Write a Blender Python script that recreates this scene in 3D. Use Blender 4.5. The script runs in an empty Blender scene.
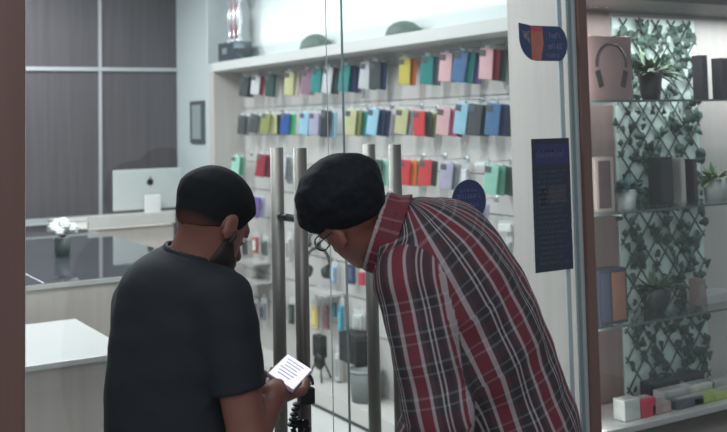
import bpy, bmesh, math, random
import numpy as np
from mathutils import Vector, Matrix

# ------------------------------------------------------------------ camera, world, lights, exposure
S = bpy.context.scene
COL = S.collection
EYE = Vector((0.0, 0.0, 1.6))
F_PX, CX, CY = 1015.0, 363.5, 53.0
_yaw, _pit, _rol = math.radians(31), math.radians(3.9), math.radians(1.25)
FW = Vector((math.sin(_yaw)*math.cos(_pit), math.cos(_yaw)*math.cos(_pit), math.sin(_pit)))
_r0 = Vector((math.cos(_yaw), -math.sin(_yaw), 0)); _u0 = _r0.cross(FW)
RT = _r0*math.cos(_rol) - _u0*math.sin(_rol)
UP = _u0*math.cos(_rol) + _r0*math.sin(_rol)
cam = bpy.data.cameras.new('camera'); camo = bpy.data.objects.new('camera', cam); COL.objects.link(camo)
cam.sensor_width = 36; cam.lens = 36*F_PX/727; cam.shift_y = (CY-216)/727; cam.clip_start = .05
camo.matrix_world = Matrix(((RT.x, UP.x, -FW.x, EYE.x), (RT.y, UP.y, -FW.y, EYE.y), (RT.z, UP.z, -FW.z, EYE.z), (0, 0, 0, 1)))
S.camera = camo
S.cycles.caustics_reflective = False
cam.dof.use_dof = True; cam.dof.focus_distance = 2.5; cam.dof.aperture_fstop = 4.5

W = bpy.data.worlds.new('world'); S.world = W; W.use_nodes = True
bg = W.node_tree.nodes['Background']; bg.inputs[0].default_value = (.62, .68, .72, 1); bg.inputs[1].default_value = .46

def area(name, loc, size, energy, color=(1, 1, 1), rot=(0, 0, 0), spread=None):
    l = bpy.data.lights.new(name, 'AREA'); l.shape = 'RECTANGLE'; l.size, l.size_y = size; l.energy = energy; l.color = color
    if spread: l.spread = spread
    o = bpy.data.objects.new(name, l); o.location = loc; o.rotation_euler = rot; COL.objects.link(o); return o
XD_LIGHT = 2.43
COOL = (.95, .985, 1.0)
area('shop_ceiling_light', (1.2, 4.2, 2.82), (1.2, .3), 47, COOL)
area('shop_ceiling_light', (1.2, 5.6, 2.82), (1.2, .3), 47, COOL)
area('shop_ceiling_light', (1.2, 6.9, 2.82), (1.2, .3), 47, COOL)
area('shop_ceiling_light', (.9, 2.95, 2.82), (1.2, .3), 26, COOL)  # extra lamp added near the door to brighten the counter fronts
area('upper_wall_fill', (2.80, 4.9, 2.12), (.08, 3.2), 8, COOL, (math.pi, 0, 0))  # added unseen lamp that brightens the white wall above the shelf
area('display_strip_light', (3.2, 2.66, 1.995), (1.5, .04), 11, COOL)
area('display_side_fill', (XD_LIGHT, 2.575, 1.2), (.03, 1.4), 2.2, (1, .98, .96), (math.radians(90), 0, math.radians(-38)))  # hidden fill lamp added inside the display window to lift its walls
area('mall_ceiling_light', (-.6, -.2, 3.3), (3.4, 2.4), 72, (.95, .97, 1.0))

S.view_settings.view_transform = 'Standard'; S.view_settings.look = 'None'
S.view_settings.gamma = 1; S.view_settings.exposure = 0.0; S.view_settings.use_curve_mapping = False

# ------------------------------------------------------------------ helpers
def ray(px, py): return FW + RT*((px-CX)/F_PX) - UP*((py-CY)/F_PX)
def at(px, py, ax, v):
    d = ray(px, py); i = 'xyz'.index(ax); return EYE + d*((v-EYE[i])/d[i])
def P(px, py, depth): return EYE + ray(px, py)*depth

MATS = {}
def srgb(c):
    return tuple(((v/255)/12.92 if v/255 <= .04045 else ((v/255+.055)/1.055)**2.4) for v in c)
def mat(name, col, rough=.6, metal=0, noise=0, scale=8, spec=.5, emit=0, stretch=None, bump=0):
    if name in MATS: return MATS[name]
    m = bpy.data.materials.new(name); m.use_nodes = True; nt = m.node_tree; b = nt.nodes['Principled BSDF']
    c = srgb(col); b.inputs['Base Color'].default_value = (*c, 1); b.inputs['Roughness'].default_value = rough
    b.inputs['Metallic'].default_value = metal; b.inputs['Specular IOR Level'].default_value = spec
    if emit: b.inputs['Emission Color'].default_value = (*c, 1); b.inputs['Emission Strength'].default_value = emit
    tc = nt.nodes.new('ShaderNodeTexCoord'); mp = nt.nodes.new('ShaderNodeMapping'); nz = nt.nodes.new('ShaderNodeTexNoise')
    nt.links.new(tc.outputs['Object'], mp.inputs[0]); nt.links.new(mp.outputs[0], nz.inputs[0]); nz.inputs['Scale'].default_value = scale
    nz.inputs['Detail'].default_value = 4
    if stretch: mp.inputs['Scale'].default_value = stretch
    if noise:
        rp = nt.nodes.new('ShaderNodeValToRGB'); nt.links.new(nz.outputs[0], rp.inputs[0])
        rp.color_ramp.elements[0].position = .3; rp.color_ramp.elements[1].position = .7
        rp.color_ramp.elements[0].color = (*[v*(1-noise) for v in c], 1); rp.color_ramp.elements[1].color = (*[min(1, v*(1+noise)) for v in c], 1)
        nt.links.new(rp.outputs[0], b.inputs['Base Color'])
    if bump:
        bp = nt.nodes.new('ShaderNodeBump'); bp.inputs['Strength'].default_value = bump; bp.inputs['Distance'].default_value = .01
        nt.links.new(nz.outputs[0], bp.inputs['Height']); nt.links.new(bp.outputs[0], b.inputs['Normal'])
    MATS[name] = m; return m
def glass_mat(name, tint=(.93, .97, .96), boost=1.0, rough=0.0):
    if name in MATS: return MATS[name]
    m = bpy.data.materials.new(name); m.use_nodes = True; nt = m.node_tree; nt.nodes.clear()
    o = nt.nodes.new('ShaderNodeOutputMaterial'); mx = nt.nodes.new('ShaderNodeMixShader'); t = nt.nodes.new('ShaderNodeBsdfTransparent')
    g = nt.nodes.new('ShaderNodeBsdfGlossy'); f = nt.nodes.new('ShaderNodeLayerWeight'); pw = nt.nodes.new('ShaderNodeMath'); mu = nt.nodes.new('ShaderNodeMath')
    pw.operation = 'POWER'; pw.inputs[1].default_value = 5; nt.links.new(f.outputs['Facing'], pw.inputs[0])   # Schlick reflectance of a thin pane
    mu.operation = 'MULTIPLY_ADD'; mu.inputs[1].default_value = .92*boost; mu.inputs[2].default_value = .045*boost
    t.inputs[0].default_value = (*tint, 1); g.inputs['Roughness'].default_value = rough; g.inputs[0].default_value = (1, 1, 1, 1)
    nt.links.new(pw.outputs[0], mu.inputs[0]); nt.links.new(mu.outputs[0], mx.inputs[0])
    nt.links.new(t.outputs[0], mx.inputs[1]); nt.links.new(g.outputs[0], mx.inputs[2]); nt.links.new(mx.outputs[0], o.inputs[0])
    MATS[name] = m; return m

def link(name, me, m=None, parent=None):
    o = bpy.data.objects.new(name, me); COL.objects.link(o)
    if m is not None:
        for mm in (m if isinstance(m, list) else [m]): me.materials.append(mm)
    if parent: o.parent = parent
    return o
def tag(o, label=None, cat=None, group=None, kind=None):
    if label: o['label'] = label
    if cat: o['category'] = cat
    if group: o['group'] = group
    if kind: o['kind'] = kind
    return o
def empty(name, loc=(0, 0, 0), rz=0, label=None, cat=None, group=None):
    o = bpy.data.objects.new(name, None); o.empty_display_size = .05; COL.objects.link(o); o.location = loc; o.rotation_euler = (0, 0, rz)
    return tag(o, label, cat, group)

class MB:
    """collects shapes into one bmesh"""
    def __init__(s): s.bm = bmesh.new()
    def _x(s, g, M, mi):
        bmesh.ops.transform(s.bm, matrix=M, verts=g)
        for f in {f for v in g for f in v.link_faces}: f.material_index = mi
    def box(s, c, d, rot=None, bev=0, mi=0):
        g = bmesh.ops.create_cube(s.bm, size=1)['verts']
        bmesh.ops.transform(s.bm, matrix=Matrix.Diagonal((*d, 1)), verts=g)
        if bev:
            es = list({e for v in g for e in v.link_edges})
            r = bmesh.ops.bevel(s.bm, geom=es, offset=bev, segments=2, affect='EDGES', profile=.6)
            g = list({v for f in r['faces'] for v in f.verts} | {v for v in g if v.is_valid})
        M = Matrix.Translation(Vector(c)) @ (rot.to_4x4() if rot else Matrix())
        s._x(g, M, mi); return s
    def b2(s, a, b, bev=0, mi=0):
        a, b = Vector(a), Vector(b); return s.box((a+b)/2, [abs(q) for q in (b-a)], None, bev, mi)
    def tube(s, a, b, r, r2=None, n=16, mi=0):
        a, b = Vector(a), Vector(b); d = b-a
        g = bmesh.ops.create_cone(s.bm, cap_ends=True, segments=n, radius1=r, radius2=r if r2 is None else r2, depth=d.length)['verts']
        q = Vector((0, 0, 1)).rotation_difference(d.normalized()).to_matrix().to_4x4()
        s._x(g, Matrix.Translation((a+b)/2) @ q, mi); return s
    def sph(s, c, r, n=12, mi=0, rot=None):
        r = (r, r, r) if isinstance(r, (int, float)) else r
        g = bmesh.ops.create_uvsphere(s.bm, u_segments=n*2, v_segments=n, radius=1)['verts']
        s._x(g, Matrix.Translation(Vector(c)) @ (rot.to_4x4() if rot else Matrix()) @ Matrix.Diagonal((*r, 1)), mi); return s
    def lathe(s, c, prof, n=24, mi=0):
        vs = [[s.bm.verts.new((c[0]+r*math.cos(2*math.pi*k/n), c[1]+r*math.sin(2*math.pi*k/n), c[2]+z)) for k in range(n)] for r, z in prof]
        for a, b in zip(vs, vs[1:]):
            for k in range(n):
                f = s.bm.faces.new((a[k], a[(k+1) % n], b[(k+1) % n], b[k])); f.material_index = mi
        for ring, rev in ((vs[0], True), (vs[-1], False)):
            f = s.bm.faces.new(ring[::-1] if rev else ring); f.material_index = mi
        return s
    def path(s, pts, r, n=8, mi=0):
        for a, b in zip(pts, pts[1:]): s.tube(a, b, r, None, n, mi)
        for p in pts[1:-1]: s.sph(p, r, 5, mi)
        return s
    def poly(s, pts, thick, nrm, mi=0):
        nrm = Vector(nrm)*thick; a = [s.bm.verts.new(Vector(p)) for p in pts]; b = [s.bm.verts.new(Vector(p)+nrm) for p in pts]
        fs = [s.bm.faces.new(a), s.bm.faces.new(b[::-1])]
        for i in range(len(a)):
            j = (i+1) % len(a); fs.append(s.bm.faces.new((a[j], a[i], b[i], b[j])))
        for f in fs: f.material_index = mi
        return s
    def leaf(s, base, d, up, L, w, mi=0, curl=.25):
        d = Vector(d).normalized(); sd = d.cross(Vector(up)); sd = sd.normalized() if sd.length > 1e-4 else Vector((1, 0, 0)); nn = sd.cross(d)
        base = Vector(base); N = 4; prev = None
        for i in range(N+1):
            t = i/N; c = base + d*L*t - Vector((0, 0, 1))*curl*L*t*t; ww = w*.5*math.sin(math.pi*min(.97, .12+.85*t))
            cur = (s.bm.verts.new(c-sd*ww), s.bm.verts.new(c+nn*ww*.3), s.bm.verts.new(c+sd*ww))
            if prev:
                for k in (0, 1):
                    f = s.bm.faces.new((prev[k], prev[k+1], cur[k+1], cur[k])); f.material_index = mi
            prev = cur
        return s
    def build(s, name, m, parent=None, smooth=False, origin=None):
        bmesh.ops.recalc_face_normals(s.bm, faces=s.bm.faces[:])
        if origin is not None: bmesh.ops.translate(s.bm, vec=-Vector(origin), verts=s.bm.verts[:])
        me = bpy.data.meshes.new(name); s.bm.to_mesh(me); s.bm.free()
        if smooth:
            for p in me.polygons: p.use_smooth = True
        o = link(name, me, m, parent)
        if origin is not None: o.location = origin
        return o
def struct(name, mb, m, label=None, parent=None, smooth=False):
    o = mb.build(name, m, parent, smooth)
    if parent is None: tag(o, label, name.split('_')[0], None, 'structure')
    return o
def copy_tree(o, parent=None):
    c = o.copy(); COL.objects.link(c)
    if parent: c.parent = parent
    for ch in list(o.children): copy_tree(ch, c)
    return c
def cross_box(px0, px1, py0, py1, y, depth):
    """the two x and two z limits, on the vertical plane y, that span a width and a height seen from the door"""
    a = at(px0, (py0+py1)/2, 'y', y); b = at(px1, (py0+py1)/2, 'y', y); t = at((px0+px1)/2, py0, 'y', y); q = at((px0+px1)/2, py1, 'y', y)
    return a.x, b.x, q.z, t.z

# ------------------------------------------------------------------ materials
def panel_wood(name, col, k=.05, seams=None, rough=.45, axis=0):
    if name in MATS: return MATS[name]
    m = mat(name, col, rough, noise=k, scale=3, stretch=(9, 9, .35)); return m
m_floor = mat('white_floor_tile', (205, 208, 206), .25, noise=.03, scale=3)
m_mall = mat('mall_floor_tile', (150, 148, 145), .35, noise=.05, scale=4)
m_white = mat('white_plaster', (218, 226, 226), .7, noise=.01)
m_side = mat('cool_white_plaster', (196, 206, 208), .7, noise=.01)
m_pale = panel_wood('pale_grain_laminate', (186, 182, 178), .05)
m_palef = panel_wood('pale_front_laminate', (190, 183, 177), .06)
m_slat = mat('grey_white_slat', (190, 189, 186), .5, noise=.02)
m_dark = panel_wood('dark_grain_panel', (84, 80, 84), .16, rough=.35)
m_strip = mat('white_aluminium_strip', (176, 180, 184), .4)
m_brown = panel_wood('brown_frame', (110, 84, 78), .10, rough=.5)
m_alu = mat('brushed_light_aluminium', (190, 200, 204), .35, .3)
m_teal = mat('green_glass_edge', (128, 144, 146), .3)
m_steel = mat('brushed_steel', (112, 110, 106), .42, .6, noise=.08, scale=20, stretch=(1, 1, .1))
m_blacktop = mat('dark_glossy_counter_glass', (62, 66, 70), .03, spec=.9)
m_topwhite = mat('white_gloss_laminate', (186, 187, 186), .25)
m_glass = glass_mat('clear_glass', (.97, .985, .985), 1.0)
m_shelfglass = glass_mat('shelf_glass', (.86, .91, .90), .8)
m_black = mat('matte_black', (24, 26, 28), .5)
m_chrome = mat('dark_metal', (70, 72, 74), .35, .9)
m_mint = mat('mint_backing', (206, 226, 220), .7, noise=.05, scale=6)

# ------------------------------------------------------------------ setting
XS, XW, XN = 2.75, 2.97, 2.885       # niche front plane, slat wall plane, side wall plane
struct('floor', MB().b2((-2.5, 2.5, -.1), (4.6, 7.9, 0)), m_floor, 'white tiled shop floor')
struct('floor_mall', MB().b2((-3, -1.5, -.1), (4.6, 2.5, 0)), m_mall, 'grey tiled floor outside the shop door')
struct('ceiling', MB().b2((-2.5, 2.45, 2.85), (4.6, 7.9, 2.95)), m_white, 'white shop ceiling')
struct('wall_left', MB().b2((-2.5, 2.45, 0), (-2.4, 7.9, 2.85)), m_white, 'white left shop wall')
struct('wall_back', MB().b2((-2.4, 7.70, 0), (3.4, 7.80, 2.85)), m_dark, 'dark wood-grain panelled back wall')
t = MB()
for x in (.43, 1.05, 1.665, 2.265): t.b2((x-.011, 7.682, .2), (x+.011, 7.70, 2.85))
for z in (.93, 2.049): t.b2((-.5, 7.680, z-.014), (2.88, 7.70, z+.014))
struct('trim_back', t, m_strip, 'pale aluminium strips dividing the dark back wall')
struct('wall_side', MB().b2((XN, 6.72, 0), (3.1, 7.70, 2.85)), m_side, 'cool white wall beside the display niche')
t = MB()
t.b2((XW, 2.98, 0), (3.1, 6.70, 2.02))
struct('wall_niche', t, m_slat, 'grey white slotted wall behind the phone cases')
t = MB(); t.b2((XW-.004, 6.45, 2.04), (3.1, 6.72, 2.85)); t.b2((XS, 6.72, 2.04), (XN, 6.74, 2.85))
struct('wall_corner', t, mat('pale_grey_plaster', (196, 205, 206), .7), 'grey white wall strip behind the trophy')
struct('wall_upper', MB().b2((XW-.008, 2.98, 2.04), (3.1, 6.30, 2.85)).b2((XW-.006, 6.30, 2.04), (3.1, 6.45, 2.85)), m_white, 'bright white wall above the display shelf')
t = MB()
for i in range(9): t.b2((XW-.006, 2.99, .42+.185*i), (XW, 6.69, .424+.185*i))
struct('trim_slots', t, mat('slot_shadow_grey', (150, 152, 152), .6), 'thin grey slot lines of the display wall')

# display niche unit: side panels, top shelf, plinth
nu = empty('display_niche', (XS, 5, 0), 0, 'white wall unit with top shelf framing the hanging phone cases', 'shelving')
def kid(mb, name, m, parent, smooth=False):
    o = mb.build(name, m, None, smooth); o.parent = parent; o.matrix_parent_inverse = Matrix.Translation(parent.location).inverted() if not any(parent.rotation_euler) else parent.matrix_basis.inverted(); return o
kid(MB().b2((XS-.01, 2.98, 1.975), (XW, 6.62, 2.035), .003), 'top_shelf', mat('shelf_white', (205, 207, 205), .5), nu)
kid(MB().b2((XS, 6.62, 0), (XW, 6.70, 1.974)), 'side_panel', m_pale, nu)
kid(MB().b2((XS, 2.99, 0), (XW, 6.61, .10)), 'plinth', mat('plinth_white', (196, 196, 192), .5), nu)
kid(MB().b2((XS-.002, 2.99, 0), (XS, 6.61, .018)), 'base_strip', m_chrome, nu)

# display window to the right of the door
XD = 2.375; YB = 2.86; iv_left = at(614, 200, 'y', YB).x
struct('wall_display', MB().b2((XD-.015, 2.56, 0), (XD+.04, YB, 2.3)).b2((XD-.015, YB, 0), (4.5, 2.90, 2.3)).b2((4.4, 2.56, 0), (4.5, YB, 2.3)), m_pale, 'pale wood-grain walls of the display window')
struct('wall_display_left', MB().b2((XD+.041, YB-.012, .451), (iv_left, YB-.0005, 2.003)), mat('pinkish_brown_laminate', (132, 114, 110), .5, noise=.08, scale=3, stretch=(9, 9, .35)), 'pinkish brown laminate strip left of the ivy')
struct('trim_display', MB().b2((XD-.01, 2.52, 2.004), (4.5, YB, 2.05)), mat('display_top_grey', (96, 88, 88), .6), 'dark grey top board of the display window')
struct('baseboard_display', MB().b2((XD+.04, 2.53, 0), (4.4, YB, .45)), m_palef, 'pale plinth of the display window')
struct('wall_front', MB().b2((-2.5, 2.45, 2.3), (4.6, 2.62, 2.85)).b2((-2.5, 2.45, 0), (.20, 2.62, 2.3)), m_white, 'shop front wall over and beside the door')

# frames of the entrance
struct('trim_1', MB().b2((.20, 2.45, 0), (.545, 2.56, 2.3), .004), m_brown, 'brown frame post left of the entrance')
struct('trim_2', MB().b2((2.308, 2.47, 0), (2.345, 2.53, 2.3), .003), m_brown, 'narrow brown frame post right of the entrance')
struct('trim_3', MB().b2((.557, 2.46, 2.2), (4.6, 2.56, 2.3), .004), m_brown, 'brown header over the entrance')
struct('trim_4', MB().b2((.546, 2.485, 0), (.553, 2.515, 2.2)), m_alu, 'thin pale aluminium strip at the left post')
struct('trim_5', MB().b2((2.296, 2.485, 0), (2.307, 2.515, 2.2)).b2((2.250, 2.507, 0), (2.268, 2.515, 2.2)), m_alu, 'pale aluminium strip at the right post')
struct('window_1', MB().b2((2.346, 2.500, .05), (4.5, 2.508, 2.2)), m_glass, 'clear glass pane of the display window')
# two frameless glass leaves with steel pulls
def door(n, x0, x1, hx, label):
    d = struct('door_%d' % n, MB().b2((x0, 2.495, .01), (x1, 2.505, 2.195)), m_glass, label)
    e = MB(); e.b2((x1+.0002, 2.495, .01), (x1+.0022, 2.505, 2.195)); e.build('glass_edge', m_teal, d)
    for y, nm in ((2.43, 'door_handle'), (2.57, 'door_handle')):
        h = MB().tube((hx, y, .35), (hx, y, 1.535), .0185, None, 24).build(nm, m_steel, d, True)
        k = MB()
        for z in (.45, 1.345): k.tube((hx, y, z), (hx, 2.5, z), .010)
        k.build('standoff', m_chrome, h, True)
    return d
hxl = at(301.5, 250, 'y', 2.43).x; hxr = at(397, 250, 'y', 2.43).x
door(1, .556, 1.430, hxl, 'left frameless glass door leaf')
door(2, 1.436, 2.285, hxr, 'right frameless glass door leaf')
struct('trim_6', MB().b2((2.288, 2.4935, 0), (2.294, 2.5065, 2.2)), m_teal, 'greenish edge of the right glass door')
# faint second line: edge of the sealing strip
struct('trim_7', MB().b2((1.383, 2.506, .01), (1.385, 2.508, 2.19)), m_alu, 'clear seal strip beside the door gap')

# ------------------------------------------------------------------ counters on the left
c = empty('service_counter', (.6, 4.6, 0), 0, 'pale wood-grain service counter with a dark mirror-like glass top', 'counter')
ZC = 1.0
kid(MB().b2((-.6, 4.09, 0), (1.70, 6.10, ZC-.025)), 'counter_body', m_palef, c)
kid(MB().b2((-.6, 4.085, ZC-.02), (1.72, 6.12, ZC), .002), 'glass_top', m_blacktop, c)
kid(MB().b2((-.6, 4.08, ZC-.022), (1.725, 4.0845, ZC-.002)), 'edge_strip', mat('edge_pale', (190, 190, 188), .4), c)
sm = MB(); sm.b2((.98-.003, 4.088, ZC), (.98+.003, 6.1, ZC+.0012)); sm.b2((.45-.003, 4.088, ZC), (.45+.003, 6.1, ZC+.0012))
kid(sm, 'top_line', m_strip, c)  # thin pale lines running back along the glass top
kid(MB().b2((.78, 4.087, .02), (.784, 4.0895, ZC-.03)), 'front_seam', mat('seam_grey', (140, 134, 130), .6), c)
z0 = at(130, 228, 'y', 6.2).z; z1 = at(130, 214, 'y', 6.2).z
xa, xb = at(88, 222, 'y', 6.2).x, 2.3
c2 = empty('back_desk', (1.9, 6.4, 0), 0, 'pale back desk with raised edge carrying the desktop computer', 'desk')
kid(MB().b2((xa, 6.22, 0), (2.3, 7.2, .98)), 'desk_body', m_palef, c2)
kid(MB().b2((xa, 6.19, .99), (xb, 6.215, z1)), 'upstand', mat('upstand_pale', (190, 188, 184), .5), c2)
kid(MB().b2((-.4, 6.19, z1-.03), (xa, 6.21, z1-.018)), 'rail', m_strip, c2)

c3 = empty('low_cabinet', (.7, 3.5, 0), 0, 'low pale cabinet with glossy white top nearest the left door post', 'cabinet')
xr = 1.06
kid(MB().b2((-.6, 3.26, 0), (xr-.006, 3.92, .8615)), 'cabinet_body', m_palef, c3)
kid(MB().b2((-.6, 3.24, .862), (xr, 3.93, .88), .003), 'cabinet_top', m_topwhite, c3)

# desktop computer
YM = 6.75
x0, x1, zb, zt = cross_box(113, 181, 213, 169, YM, 0)
zt, zb2 = at(146, 169, 'y', YM).z, at(146, 222, 'y', YM).z
im = empty('desktop_computer', ((x0+x1)/2, YM, .98), 0, 'silver desktop computer seen from behind on the back desk', 'computer')
zb2 = 1.03
kid(MB().b2((x0, YM-.012, zb2+.012), (x1, YM+.012, zt), .006), 'screen_housing', mat('silver_alu', (196, 204, 204), .35, .2), im)
sx = at(151.5, 205, 'y', YM-.03).x
kid(MB().b2((sx-.055, YM-.06, .985), (sx+.055, YM-.045, at(150, 195, 'y', YM-.05).z), .003).b2((sx-.055, YM-.10, .982), (sx+.055, YM+.10, .989)), 'stand', mat('stand_silver', (225, 228, 228), .3, .1), im)
lz = at(149, 182, 'y', YM).z; lx = at(149.5, 182, 'y', YM).x
lg = MB().tube((lx, YM-.0135, lz), (lx, YM-.0125, lz), .024, None, 20)
lg.leaf((lx, YM-.0140, lz+.024), (.3, 0, 1), (0, 1, 0), .018, .01, curl=0)
kid(lg, 'logo', m_black, im)

# flower pot
def lathe_pot(name, m, parent, prof): return kid(MB().lathe((parent.location.x, parent.location.y, parent.location.z), prof), name, m, parent, True)
fp = at(62.5, 256, 'z', ZC+.001)
f = empty('flower_pot', fp, 0, 'small dark pot of white flowers on the glossy counter', 'potted plant')
lathe_pot('pot', mat('pot_grey', (62, 72, 70), .6), f, [(.032, 0), (.042, .083), (.038, .083), (.034, .075)])
rnd = random.Random(3)
fl = MB(); lf = MB()
for i in range(9):
    a = i*2.4; r = .048*math.sqrt(i/9)+.006; cc = fp+Vector((r*math.cos(a)*1.15, r*math.sin(a), .112+.048*(1-i/9)))
    for k in range(6):
        b = k*math.pi/3; fl.sph(cc+Vector((.014*math.cos(b), .012*math.sin(b)*.6, .012*math.sin(b))), (.0125, .011, .010), 5)
    fl.sph(cc, .012, 5)
    lf.leaf(fp+Vector((0, 0, .085)), (math.cos(a), math.sin(a), .7), (0, 0, 1), .05, .016)
kid(fl, 'flowers', mat('petal_white', (214, 216, 212), .6), f, True); kid(lf, 'leaves', mat('leaf_dark', (48, 66, 54), .6), f)

# small framed panel on the side wall
a0, a1 = at(192, 120, 'x', XN), at(205.5, 120, 'x', XN); zt_, zb_ = at(198, 101, 'x', XN).z, at(198, 143, 'x', XN).z
fr = empty('wall_frame', (XN, (a0.y+a1.y)/2, zb_), 0, 'small grey framed notice on the white side wall', 'picture frame')
kid(MB().b2((XN-.018, a1.y, zb_), (XN-.001, a0.y, zt_), .003), 'frame', mat('frame_grey', (74, 84, 88), .5), fr)
kid(MB().b2((XN-.021, a1.y+.05, zb_+.03), (XN-.017, a0.y-.05, zt_-.03)), 'notice', mat('notice_grey', (150, 162, 166), .3), fr)

# ------------------------------------------------------------------ things on the top shelf
ZT = 2.036
tp = at(231, 58, 'x', 2.80); ty = tp.y
tr = empty('trophy', (2.83, ty, ZT), 0, 'silver and red trophy on a dark block at the far shelf end', 'trophy')
kid(MB().b2((2.76, ty-.13, ZT), (2.90, ty+.13, ZT+.13), .006), 'base', mat('trophy_base', (58, 68, 74), .4, noise=.1), tr)
kid(MB().b2((2.757, ty-.02, ZT+.05), (2.760, ty+.05, ZT+.09)), 'plaque', mat('plaque_silver', (150, 160, 164), .3, .3), tr)
cl = MB(); rd = MB()
for dy in (-.075, 0, .07):
    cl.lathe((2.83, ty+dy, ZT+.13), [(.030, 0), (.030, .015), (.012, .03), (.014, .10), (.026, .14), (.020, .20), (.012, .26), (.03, .30), (.03, .31)], 16)
for dy in (-.035, .035):
    rd.lathe((2.83, ty+dy, ZT+.13), [(.012, 0), (.016, .12), (.010, .25), (.016, .33)], 14)
kid(cl, 'columns', mat('trophy_silver', (216, 220, 226), .2, .5), tr, True); kid(rd, 'red_columns', mat('trophy_red', (168, 84, 96), .3, .2), tr, True)
kid(MB().b2((2.77, ty-.11, ZT+.44), (2.89, ty+.11, ZT+.46), .004).lathe((2.83, ty, ZT+.46), [(.04, 0), (.012, .03), (.012, .06), (.05, .10), (.06, .17), (.056, .17), (.04, .11)], 20), 'cup', MATS['trophy_silver'], tr)
dc = at(248, 53, 'x', 2.80)
d = MB(); 
for i in range(26):
    a = rnd.uniform(0, 6.28); d.leaf((2.80, dc.y, ZT+.004), (math.cos(a), math.sin(a)*1.4, rnd.uniform(.1, .6)), (0, 0, 1), rnd.uniform(.05, .10), .022, curl=.15)
d = d.build('trailing_plant', mat('blue_green_leaf', (92, 136, 130), .6), None, False, (2.80, dc.y, ZT))
tag(d, 'low blue-green plant lying on the shelf beside the trophy', 'plant')
for (pa, pb, pt, pbm, lab) in ((303, 329, 34, 47, 'dark green dome-shaped ornament on the top shelf near the door gap'), (389, 419, 21, 34, 'dark green dome-shaped ornament on the top shelf, right of the centre')):
    q0, q1 = at(pa, (pt+pbm)/2, 'x', 2.87), at(pb, (pt+pbm)/2, 'x', 2.87); zt_ = at((pa+pb)/2, pt, 'x', 2.87).z
    r = (q0.y-q1.y)/2; cy = (q0.y+q1.y)/2; h = max(.05, zt_-ZT); r = min(r, .095)
    b = MB().lathe((2.87, cy, ZT), [(r, 0), (r*1.0, h*.25), (r*.86, h*.6), (r*.55, h*.88), (r*.2, h), (.004, h)], 28)
    o = empty('dome_ornament', (2.87, cy, ZT), 0, lab, 'ornament', 'dome ornaments on the top shelf')
    kid(b, 'dome', mat('dome_green', (98, 116, 108), .6, noise=.15, scale=30), o, True)
    kid(MB().lathe((2.87, cy, ZT), [(r*1.06, 0), (r*1.06, .008), (r, .012)], 28), 'rim', mat('dome_rim', (80, 92, 88), .5), o, True)

# ------------------------------------------------------------------ hanging phone cases
def case_mesh():
    b = MB(); b.box((0, 0, -.083), (.066, .010, .160), None, .0045)
    b.box((0, 0, -.083), (.058, .0108, .150), None, 0)
    me = bpy.data.meshes.new('phone_case'); bmesh.ops.recalc_face_normals(b.bm, faces=b.bm.faces[:]); b.bm.to_mesh(me); b.bm.free(); return me
def cut_mesh():
    b = MB(); b.box((-.018, -.0065, -.030), (.030, .003, .032), None, .0012); b.tube((-.022, -.009, -.024), (-.022, -.007, -.024), .006, None, 10); b.tube((-.013, -.009, -.036), (-.013, -.007, -.036), .006, None, 10)
    me = bpy.data.meshes.new('camera_cutout'); b.bm.to_mesh(me); b.bm.free(); return me
def tab_mesh():
    b = MB(); b.box((0, 0, .003), (.024, .002, .014)); me = bpy.data.meshes.new('hang_tab'); b.bm.to_mesh(me); b.bm.free(); return me
CUT, TAB = cut_mesh(), tab_mesh()
CUT.materials.append(mat('cutout_dark', (96, 100, 104), .4)); TAB.materials.append(mat('tab_clear_white', (214, 218, 220), .4))
CASE = {}
PAL = {'black': (46, 50, 56), 'charcoal': (72, 78, 80), 'dark green': (56, 82, 76), 'pale yellow': (196, 196, 150), 'yellow': (196, 182, 84), 'olive': (140, 146, 88),
       'mauve': (150, 116, 134), 'teal': (52, 142, 138), 'white': (196, 200, 204), 'grey': (136, 140, 144), 'red': (206, 68, 72), 'crimson': (150, 48, 62), 'pink': (226, 182, 186),
       'hot pink': (200, 104, 140), 'steel blue': (86, 124, 168), 'blue': (44, 86, 152), 'navy': (46, 62, 94), 'light blue': (150, 196, 218), 'mint': (150, 204, 186),
       'sea green': (88, 150, 126), 'green': (70, 168, 110), 'purple': (112, 94, 160), 'lavender': (170, 168, 190), 'orange': (222, 118, 66), 'maroon': (112, 52, 62), 'beige': (190, 180, 166), 'cyan': (40, 160, 196), 'slate': (92, 104, 120)}
ROWS = {'top': [], 'second': [], 'third': [], 'fourth': []}
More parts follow.
